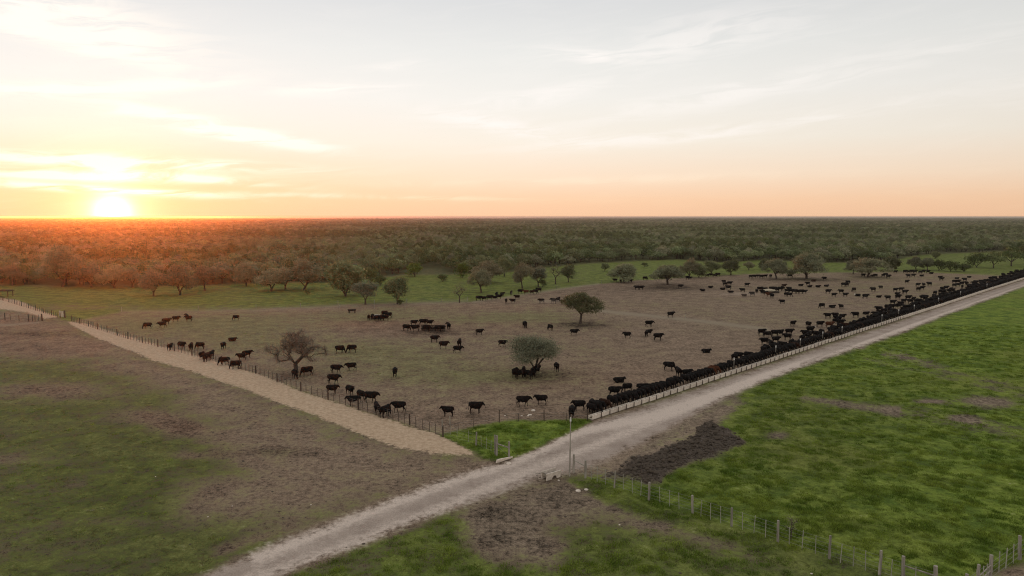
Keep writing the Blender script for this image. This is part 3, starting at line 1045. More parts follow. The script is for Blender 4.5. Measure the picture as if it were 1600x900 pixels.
# base x, base y, crown width, total height (photo pixels), prototype, turn, label
TREES = [
    (463, 582, 90, 66, 'bare_near', 200, 'bare brown spreading tree with forked trunk, nearest the left fence', 'tree'),
    (907, 506, 60, 53, 'olive_near', 20, 'lone round green tree on a straight trunk in mid pen, dark ground beneath it', 'tree'),
    (834, 586, 76, 62, 'willow_near', 60, 'low grey green wispy tree with cows crowded round its trunk', 'tree'),
    (20, 446, 36, 34, 'pale_a', 0, 'round tree at the left edge of the photo in front of the wood', 'tree'),
    (98, 448, 56, 68, 'pale_b', 40, 'largest tall tree at far left, towering over the wood edge', 'tree'),
    (143, 449, 40, 36, 'pale_a', 80, 'rounded tree just right of the tallest far left tree', 'tree'),
    (179, 450, 46, 38, 'pale_b', 140, 'twin stemmed tree directly below the setting sun', 'tree'),
    (207, 449, 34, 32, 'pale_a', 10, 'middle sized tree just right of the twin stemmed tree under the sun', 'tree'),
    (240, 462, 36, 42, 'pale_a', 220, 'pale brown tree standing forward on the left pasture', 'tree'),
    (281, 461, 46, 50, 'pale_b', 300, 'leaning trunk tree on the left pasture, foremost of the left group', 'tree'),
    (320, 454, 42, 40, 'pale_a', 170, 'brown crowned tree on a slanting stem right of the leaning tree', 'tree'),
    (385, 447, 40, 37, 'umbrella_a', 120, 'small umbrella shaped tree alone before the wood left of centre', 'tree'),
    (424, 455, 46, 38, 'pale_b', 90, 'light brown tree, leftmost of three in a row on the pasture', 'tree'),
    (446, 452, 34, 36, 'pale_a', 190, 'slim tree, middle of three in a row on the pasture', 'tree'),
    (475, 453, 52, 52, 'pale_b', 10, 'rusty brown full crowned tree, rightmost of three in a row on the pasture', 'tree'),
    (540, 463, 62, 58, 'olive_b', 60, 'biggest dense olive tree left of centre with foliage down to the grass', 'tree'),
    (571, 476, 42, 37, 'willow_a', 0, 'pale grey small tree in front of the biggest olive tree', 'tree'),
    (621, 475, 42, 44, 'olive_a', 230, 'umbrella like dark tree with a shrub at its foot on the pasture edge', 'tree'),
    (718, 473, 26, 30, 'thin_a', 20, 'thin nearly leafless small tree on the pen edge', 'tree'),
    (752, 457, 38, 38, 'umbrella_b', 40, 'brownish dense tree, nearer of two behind the line of walking cattle', 'tree'),
    (764, 442, 50, 36, 'pale_b', 200, 'brownish tree behind the nearer brown tree, at centre', 'tree'),
    (788, 432, 26, 30, 'olive_a', 80, 'dark green small tree on a visible stem right of the brown pair', 'tree'),
    (816, 451, 32, 42, 'pale_a', 130, 'tall light brown tree with slender straight trunk at centre', 'tree'),
    (841, 448, 32, 32, 'willow_a', 70, 'greenish thin tree with a round shrub beside its foot', 'tree'),
    (868, 444, 24, 32, 'thin_a', 160, 'sparse see-through tree between two fuller trees at centre', 'tree'),
    (888, 441, 25, 29, 'olive_a', 260, 'small two tiered tree right of the sparse see-through tree', 'tree'),
    (945, 424, 15, 14, 'olive_a', 20, 'tiny round tree far back on the pasture left of centre right', 'tree'),
    (975, 441, 48, 29, 'umbrella_a', 20, 'wide low multi-stemmed tree on the pen edge with cattle beneath', 'tree'),
    (1043, 445, 54, 32, 'umbrella_b', 70, 'broad flat-domed tree with two stems inside the pen edge', 'tree'),
    (1078, 434, 30, 32, 'pale_b', 110, 'yellowish tall crown right of the broad two-stemmed tree', 'tree'),
    (1092, 434, 26, 24, 'olive_b', 10, 'squat green tree beside the yellowish crown', 'tree'),
    (1111, 430, 30, 24, 'olive_a', 50, 'rounded tree with short stem, leftmost of two on the grass strip', 'tree'),
    (1142, 430, 30, 25, 'olive_a', 190, 'dark rounded tree with short stem, rightmost of two on the grass strip', 'tree'),
    (1170, 422, 16, 14, 'pale_a', 10, 'little brownish tree alone on the green strip', 'tree'),
    (1194, 421, 20, 18, 'olive_b', 150, 'small dense tree just left of the two big umbrella trees', 'tree'),
    (1213, 436, 40, 33, 'umbrella_b', 10, 'grey umbrella tree, left of the two big ones shading the pen edge', 'tree'),
    (1260, 436, 62, 41, 'umbrella_a', 250, 'largest umbrella tree on the right, right of the two shading the pen edge', 'tree'),
    (1356, 433, 58, 31, 'umbrella_b', 200, 'wide brown umbrella tree with slanting trunk far right', 'tree'),
    (1394, 424, 26, 24, 'olive_b', 30, 'green tree tucked behind the wide brown umbrella tree', 'tree'),
    (1333, 428, 28, 22, 'umbrella_a', 60, 'low tree merging with the left side of the wide brown umbrella tree', 'tree'),
    (1431, 421, 24, 20, 'umbrella_a', 100, 'small umbrella tree, left of a joined pair at far right', 'tree'),
    (1449, 422, 24, 20, 'umbrella_b', 30, 'small umbrella tree, right of a joined pair at far right', 'tree'),
    (1462, 404, 14, 12, 'olive_b', 30, 'tiny dark tree on the light green clearing at far right', 'tree'),
    (691, 440, 18, 12, 'bush_a', 30, 'dark scrubby bush alone on the bright pasture left of centre', 'bush'),
    (579, 445, 32, 28, 'bush_a', 100, 'dark green bush hugging the right of the biggest olive tree', 'bush'),
    (595, 446, 20, 16, 'bush_a', 200, 'lower dark bush at the edge beside the pale small tree', 'bush'),
    (648, 432, 30, 22, 'bush_b', 50, 'bright green round bush before the dark wood left of centre', 'bush'),
    (722, 434, 26, 24, 'bush_b', 150, 'bright green bush left of the brown pair of trees', 'bush'),
    (625, 476, 12, 8, 'bush_a', 0, 'little shrub at the foot of the umbrella like dark tree', 'bush'),
    (848, 448, 13, 12, 'bush_a', 40, 'round dark shrub beside the greenish thin tree', 'bush'),
    (480, 460, 10, 8, 'bush_a', 90, 'small shrub on the grass below the rusty brown tree', 'bush'),
    (1007, 417, 12, 7, 'bush_a', 60, 'small dark bush on the pale strip far behind the wide tree', 'bush'),
    (1467, 423, 20, 18, 'bush_a', 10, 'dark bush just right of the joined umbrella pair', 'bush'),
    (1485, 424, 28, 17, 'bush_a', 80, 'grey green bush, left of two low bushes at the pen end', 'bush'),
    (1506, 425, 24, 14, 'bush_a', 140, 'dark sloping bush, right of two low bushes at the pen end', 'bush'),
    (1526, 418, 34, 24, 'bush_a', 180, 'bush at the left end of the long thicket on the right edge', 'bush'),
    (1552, 419, 34, 26, 'dark_a', 20, 'middle bush of the long thicket on the right edge', 'bush'),
    (1580, 416, 36, 32, 'dark_a', 110, 'dark tall bush of the thicket near the right frame edge', 'bush'),
    (1606, 414, 40, 32, 'bush_a', 60, 'last bush of the thicket, cut by the right frame edge', 'bush'),
    (1236, 842, 3.4, 21, 'thin_a', 60, 'bare little sapling beside the lower right wire fence', 'tree'),
]
for (bx, by, wp, hp, pr, rz, lab, nm) in TREES:
    x, y = at(bx, by)
    s = ppm(y)
    w_, h_ = wp / s, hp / s
    if by > 700:
        w_, h_ = 1.3, 2.0
    put_tree(pr, x, y, w_, h_, R(rz), lab, 'trees and bushes scattered between the pen and the wood', nm)


# ---- the wood: front trees one by one, the mass behind them as one scatter
def scatter(y0, y1, space, seed, tmax=.92):
    r = np.random.default_rng(seed)
    pts = []
    y = y0
    while y < y1:
        n = int(2 * tmax * y / space) + 1
        xs = np.linspace(-tmax * y, tmax * y, n) + r.uniform(-.5, .5, n) * space
        yy = y + r.uniform(-.5, .5, n) * space
        pts.append(np.stack([xs, yy], 1))
        y += space * .86
    return np.concatenate(pts)


near = scatter(250, 900, 6.8, 5)
px_, py_ = to_px(near[:, 0], near[:, 1])
wob = (fbm(near[:, 0] / 22, near[:, 1] / 22, 77) - .5) * 5
inside = py_ < forest_line(px_) + wob * .6
# clearings
clr = (blob(px_, py_, 1000, 418, 90, 6) + blob(px_, py_, 1500, 400, 60, 5) + blob(px_, py_, 610, 438, 18, 4)) > .5
thin = fbm(near[:, 0] / 40, near[:, 1] / 40, 91) > .28
near = near[inside & ~clr & thin]
px_, py_ = to_px(near[:, 0], near[:, 1])
inframe = (px_ > -20) & (px_ < 1620)
depth_in = forest_line(px_) - py_
order = np.argsort(np.where(inframe, depth_in, 1e6))
NIND = 238
front_i = order[:NIND]
rest_i = order[NIND:]
ZONES = [(-50, 140, 'left of the sun'), (140, 330, 'right below the sun'), (330, 520, 'left of the biggest olive'),
         (520, 700, 'behind the biggest olive'), (700, 880, 'behind the brown pair'), (880, 1060, 'behind the wide tree'),
         (1060, 1230, 'behind the green strip'), (1230, 1420, 'behind the largest umbrella tree'), (1420, 1700, 'near the right edge')]
rr = random.Random(3)
zcount = {}
for n, idx in enumerate(sorted(front_i, key=lambda q: px_[q])):
    x, y = near[idx]
    zx = px_[idx]
    z = ([t for a, b_, t in ZONES if a <= zx < b_] or ['near the right edge'])[0]
    rowname = 'front' if depth_in[idx] < 2.6 else 'second'
    zcount[(z, rowname)] = zcount.get((z, rowname), 0) + 1
    pr = rr.choice(['dark_a', 'scrub_a', 'scrub_b', 'scrub_c', 'scrub_d', 'dark_a', 'scrub_d'])
    col = {'dark_a': 'dark green', 'scrub_a': 'olive', 'scrub_b': 'olive', 'scrub_c': 'brownish', 'scrub_d': 'mid-green'}[pr]
    lab = f"{col} bushy tree, {ORD[zcount[(z, rowname)]]} from left, wood's {rowname} rank {z}"
    put_tree(pr, x, y, rr.uniform(6.5, 11), rr.uniform(4.6, 8.2), rr.uniform(0, 6.3), lab, 'bushy trees along the front of the wood', 'tree')

mid = scatter(900, 2300, 10.0, 6)
far = scatter(2300, 6500, 26.0, 7)
P, Sx, Sz, K, RZ = [], [], [], [], []
rg = np.random.default_rng(9)
nn = near[rest_i]
for pts, w, h, dens in ((nn, 7.9, 6.0, 1), (mid, 11.5, 6.6, 1), (far, 32.0, 7.0, 1)):
    k = len(pts)
    P.append(np.concatenate([pts, np.full((k, 1), -.15)], 1))
    tall = 1 + .5 * (fbm(pts[:, 0] / 60, pts[:, 1] / 60, 12) - .5) + rg.normal(0, .16, k)
    sx = w / 7.5 * rg.uniform(.62, 1.35, k)
    Sx.append(sx)
    Sz.append(h / 5.2 * np.clip(tall, .5, 1.8))
    patch = fbm(pts[:, 0] / 90, pts[:, 1] / 90, 44)
    kk = rg.choice([0, 1, 2, 0, 1, 4], k)
    kk = np.where(patch + rg.normal(0, .10, k) > .58, 3, kk)
    kk = np.where(patch + rg.normal(0, .12, k) < .34, 4, kk)
    K.append(kk)
    RZ.append(rg.uniform(0, 6.28, k))
P = np.concatenate(P)
Sx, Sz, K, RZ = map(np.concatenate, (Sx, Sz, K, RZ))
print('forest points', len(P))
fme = bpy.data.meshes.new('wood')
fme.vertices.add(len(P))
fme.vertices.foreach_set('co', P.astype(np.float32).ravel())
sv = fme.attributes.new('sv', 'FLOAT_VECTOR', 'POINT')
sv.data.foreach_set('vector', np.stack([Sx, Sx, Sz], 1).astype(np.float32).ravel())
rv = fme.attributes.new('rv', 'FLOAT_VECTOR', 'POINT')
rv.data.foreach_set('vector', np.stack([RZ * 0, RZ * 0, RZ], 1).astype(np.float32).ravel())
kv = fme.attributes.new('kv', 'INT', 'POINT')
kv.data.foreach_set('value', K.astype(np.int32))
wood = link('wood', fme, kind='stuff', label='dense olive green scrub wood reaching to the horizon behind the pen', cat='wood')


def scatter_nodes(name, sources):
    g = bpy.data.node_groups.new(name, 'GeometryNodeTree')
    g.interface.new_socket('Geometry', in_out='INPUT', socket_type='NodeSocketGeometry')
    g.interface.new_socket('Geometry', in_out='OUTPUT', socket_type='NodeSocketGeometry')
    gi = g.nodes.new('NodeGroupInput')
    go = g.nodes.new('NodeGroupOutput')
    jn = g.nodes.new('GeometryNodeJoinGeometry')

    def named(nm, typ):
        a = g.nodes.new('GeometryNodeInputNamedAttribute')
        a.data_type = typ
        a.inputs['Name'].default_value = nm
        return [o for o in a.outputs if o.enabled and o.name == 'Attribute'][0]
    s_, r_, k_ = named('sv', 'FLOAT_VECTOR'), named('rv', 'FLOAT_VECTOR'), named('kv', 'INT')
    for k, src in enumerate(sources):
        cmp_ = g.nodes.new('FunctionNodeCompare')
        cmp_.data_type = 'INT'
        cmp_.operation = 'EQUAL'
        ins = [i for i in cmp_.inputs if i.enabled]
        g.links.new(k_, ins[0])
        ins[1].default_value = k
        oi = g.nodes.new('GeometryNodeObjectInfo')
        oi.inputs['Object'].default_value = src
        iop = g.nodes.new('GeometryNodeInstanceOnPoints')
        g.links.new(gi.outputs[0], iop.inputs['Points'])
        g.links.new(cmp_.outputs[0], iop.inputs['Selection'])
        g.links.new(oi.outputs['Geometry'], iop.inputs['Instance'])
        g.links.new(r_, iop.inputs['Rotation'])
        g.links.new(s_, iop.inputs['Scale'])
        g.links.new(iop.outputs[0], jn.inputs[0])
    g.links.new(jn.outputs[0], go.inputs[0])
    return g


def crown_of(proto):
    for o in C.objects:
        if o.name.startswith('crown') and o.data == PROTO[proto]['crown']:
            return o


md = wood.modifiers.new('scatter', 'NODES')
md.node_group = scatter_nodes('wood_scatter', [crown_of(k) for k in ('scrub_a', 'scrub_b', 'scrub_c', 'dark_a', 'scrub_d')])

# ------------------------------------------------------------------ cattle
def coat(name, c, c2):
    m, t, b = new_mat(name)
    n = t.noise(t.node('ShaderNodeTexCoord').outputs['Object'], 3.0, 3)
    t.put(b.inputs['Base Color'], t.mix(t.ss(n, .35, .7), (*c, 1), (*c2, 1)))
    b.inputs['Roughness'].default_value = .85
    b.inputs['Specular IOR Level'].default_value = .08
    return m


COAT = {'k': coat('black_coat', (.0085, .0075, .007), (.014, .012, .011)),
        'b': coat('red_brown_coat', (.060, .022, .011), (.095, .036, .017)),
        'd': coat('dark_brown_coat', (.024, .012, .008), (.040, .019, .012)),
        'w': coat('white_hair', (.55, .50, .44), (.62, .57, .50))}


def cow_mesh(name, pose):
    """union of tapered limbs and barrels, remeshed into one skin; faces +X, stands on z = 0"""
    V, F = [], []

    def ball(c, r, sq=(1, 1, 1), n=8):
        b0 = len(V)
        for i in range(n + 1):
            th = math.pi * i / n
            for j in range(n):
                ph = 2 * math.pi * j / n
                V.append((c[0] + r * math.sin(th) * math.cos(ph) * sq[0], c[1] + r * math.sin(th) * math.sin(ph) * sq[1], c[2] + r * math.cos(th) * sq[2]))
        for i in range(n):
            for j in range(n):
                F.append((b0 + i * n + j, b0 + (i + 1) * n + j, b0 + (i + 1) * n + (j + 1) % n, b0 + i * n + (j + 1) % n))

    def limb(pts):
        # overlapping balls between the joints
        for (a, ra), (b, rb) in zip(pts[:-1], pts[1:]):
            a, b = Vector(a), Vector(b)
            L = (b - a).length
            k = max(2, int(L / (min(ra, rb) * .55)))
            for i in range(k + 1):
                f = i / k
                p = a.lerp(b, f)
                ball(p, ra + (rb - ra) * f, n=7)

    dz = 0.0
    lie = pose.startswith('lie')
    if lie:
        dz = -.56
    body = [(-.86, 0, 1.06 + dz, .27, 1.0, .88, 1.05), (-.62, 0, 1.02 + dz, .34, 1.0, .86, 1.08), (-.3, 0, .98 + dz, .38, 1.1, .92, 1.06), (.0, 0, .95 + dz, .40, 1.1, .95, 1.05),
            (.3, 0, .96 + dz, .38, 1.1, .88, 1.1), (.58, 0, 1.0 + dz, .35, 1.0, .78, 1.18), (.78, 0, .98 + dz, .26, 1.0, .78, 1.2)]
    for x, y, z, r, sx, sy, sz in body:
        ball((x, y, z), r, (sx, sy, sz), 12)
    ball((-.1, 0, 1.22 + dz), .22, (3.6, .8, .75), 10)       # straight topline
    ball((-1.02, 0, 1.14 + dz), .13, (1, 1.3, 1))
    sw = {'stand': 0, 'turn': .03, 'graze': .06, 'bunk': .02, 'walk': .20, 'walk2': -.16}.get(pose, 0)
    if not lie:
        for s in (-1, 1):
            o = sw * s
            limb([((.60, s * .20, .88), .15), ((.58 + o * .4, s * .20, .62), .095), ((.57 + o * .8, s * .19, .40), .066), ((.57 + o * (1.0 if o > 0 else 1.25), s * .19, .10), .052), ((.60 + o * (1.0 if o > 0 else 1.25), s * .19, .045), .068)])
            o = -sw * s
            limb([((-.72, s * .20, .98), .24), ((-.66 + o * .3, s * .22, .74), .16), ((-.78 + o * .6, s * .21, .52), .088), ((-.86 + o * .9, s * .20, .40), .068), ((-.80 + o * 1.1, s * .19, .10), .052), ((-.77 + o * 1.1, s * .19, .045), .066)])
        limb([((-1.10, 0, 1.16), .045), ((-1.16, 0, .95), .038), ((-1.16, .02, .62), .034), ((-1.15, .03, .50), .055), ((-1.15, .03, .38), .040)])
    else:
        for s in (-1, 1):
            limb([((.62, s * .24, .26), .13), ((.86, s * .26, .12), .075), ((.62, s * .30, .07), .06), ((.45, s * .30, .06), .06)])
            limb([((-.62, s * .30, .28), .22), ((-.30, s * .42, .14), .11), ((-.62, s * .46, .08), .07), ((-.35, s * .50, .06), .06)])
        limb([((-1.08, 0, .52), .045), ((-1.16, .08, .25), .038), ((-1.08, .22, .07), .045)])
    # neck and head
    nb = Vector((.80, 0, 1.10 + dz))
    if pose == 'graze':
        poll, muz = Vector((1.20, .04, .56)), Vector((1.36, .06, .12))
    elif pose == 'bunk':
        poll, muz = Vector((1.28, 0, .86)), Vector((1.50, 0, .44))
    elif pose == 'turn':
        poll, muz = Vector((1.12, .20, 1.28)), Vector((1.22, .52, 1.04))
    elif pose in ('walk', 'walk2'):
        poll, muz = Vector((1.25, 0, 1.18)), Vector((1.60, 0, .94))
    elif lie:
        poll, muz = Vector((1.12, .05, 1.32 + dz)), Vector((1.42, .10, 1.06 + dz))
    else:
        poll, muz = Vector((1.18, 0, 1.27)), Vector((1.52, 0, 1.02))
    limb([(tuple(nb), .31), (tuple(nb.lerp(poll, .55) - Vector((0, 0, .03))), .235), (tuple(poll), .155)])
    hd = (muz - poll)
    limb([(tuple(poll), .155), (tuple(poll + hd * .45), .135), (tuple(poll + hd * .92), .10)])
    ball(tuple(poll + hd), .092, (1, 1.1, .9))
    f = Vector((hd.x, hd.y, 0)).normalized()
    side = Vector((-f.y, f.x, 0))
    for s in (-1, 1):
        limb([(tuple(poll + side * s * .10 + Vector((0, 0, .03))), .05), (tuple(poll + side * s * .24 + Vector((0, 0, -.01))), .046)])
    limb([((.72, 0, .70 + dz * .9), .12), ((.62, 0, .60 + dz * (.9 if lie else 1)), .12)])     # brisket
    me = bpy.data.meshes.new('raw')
    me.from_pydata(V, [], F)
    ob = bpy.data.objects.new('raw', me)
    C.objects.link(ob)
    md1 = ob.modifiers.new('r', 'REMESH')
    md1.mode = 'VOXEL'
    md1.voxel_size = .036
    md2 = ob.modifiers.new('s', 'SMOOTH')
    md2.factor = .5
    md2.iterations = 2
    md3 = ob.modifiers.new('d', 'DECIMATE')
    md3.ratio = .22
    dg = bpy.context.evaluated_depsgraph_get()
    ev = ob.evaluated_get(dg)
    out = bpy.data.meshes.new_from_object(ev)
    out.name = name
    bpy.data.objects.remove(ob)
    bpy.data.meshes.remove(me)
    co = np.empty(len(out.vertices) * 3, np.float32)
    out.vertices.foreach_get('co', co)
    co = co.reshape(-1, 3)
    co[:, 2] -= co[:, 2].min()
    co *= np.array([.86, 1.10, 1.06 if lie else 1.17], np.float32)
    out.vertices.foreach_set('co', co.ravel())
    out.polygons.foreach_set('use_smooth', [True] * len(out.polygons))
    return out, poll


COWS = {}
for pose in ('stand', 'graze', 'bunk', 'turn', 'walk', 'walk2', 'lie'):
    me, poll = cow_mesh('cow_' + pose, pose)
    for key in ('k', 'b', 'd'):
        m2 = me.copy()
        m2.materials.clear()
        m2.materials.append(COAT[key])
        COWS[(pose, key)] = m2
    if pose in ('stand', 'lie'):
        m2 = me.copy()
        m2.materials.clear()
        m2.materials.append(COAT['k'])
        m2.materials.append(COAT['w'])
        for p in m2.polygons:
            if p.center.x > poll.x * .86 - .04:
                p.material_index = 1
        COWS[(pose, 'w')] = m2
    print('cow', pose, len(me.polygons))

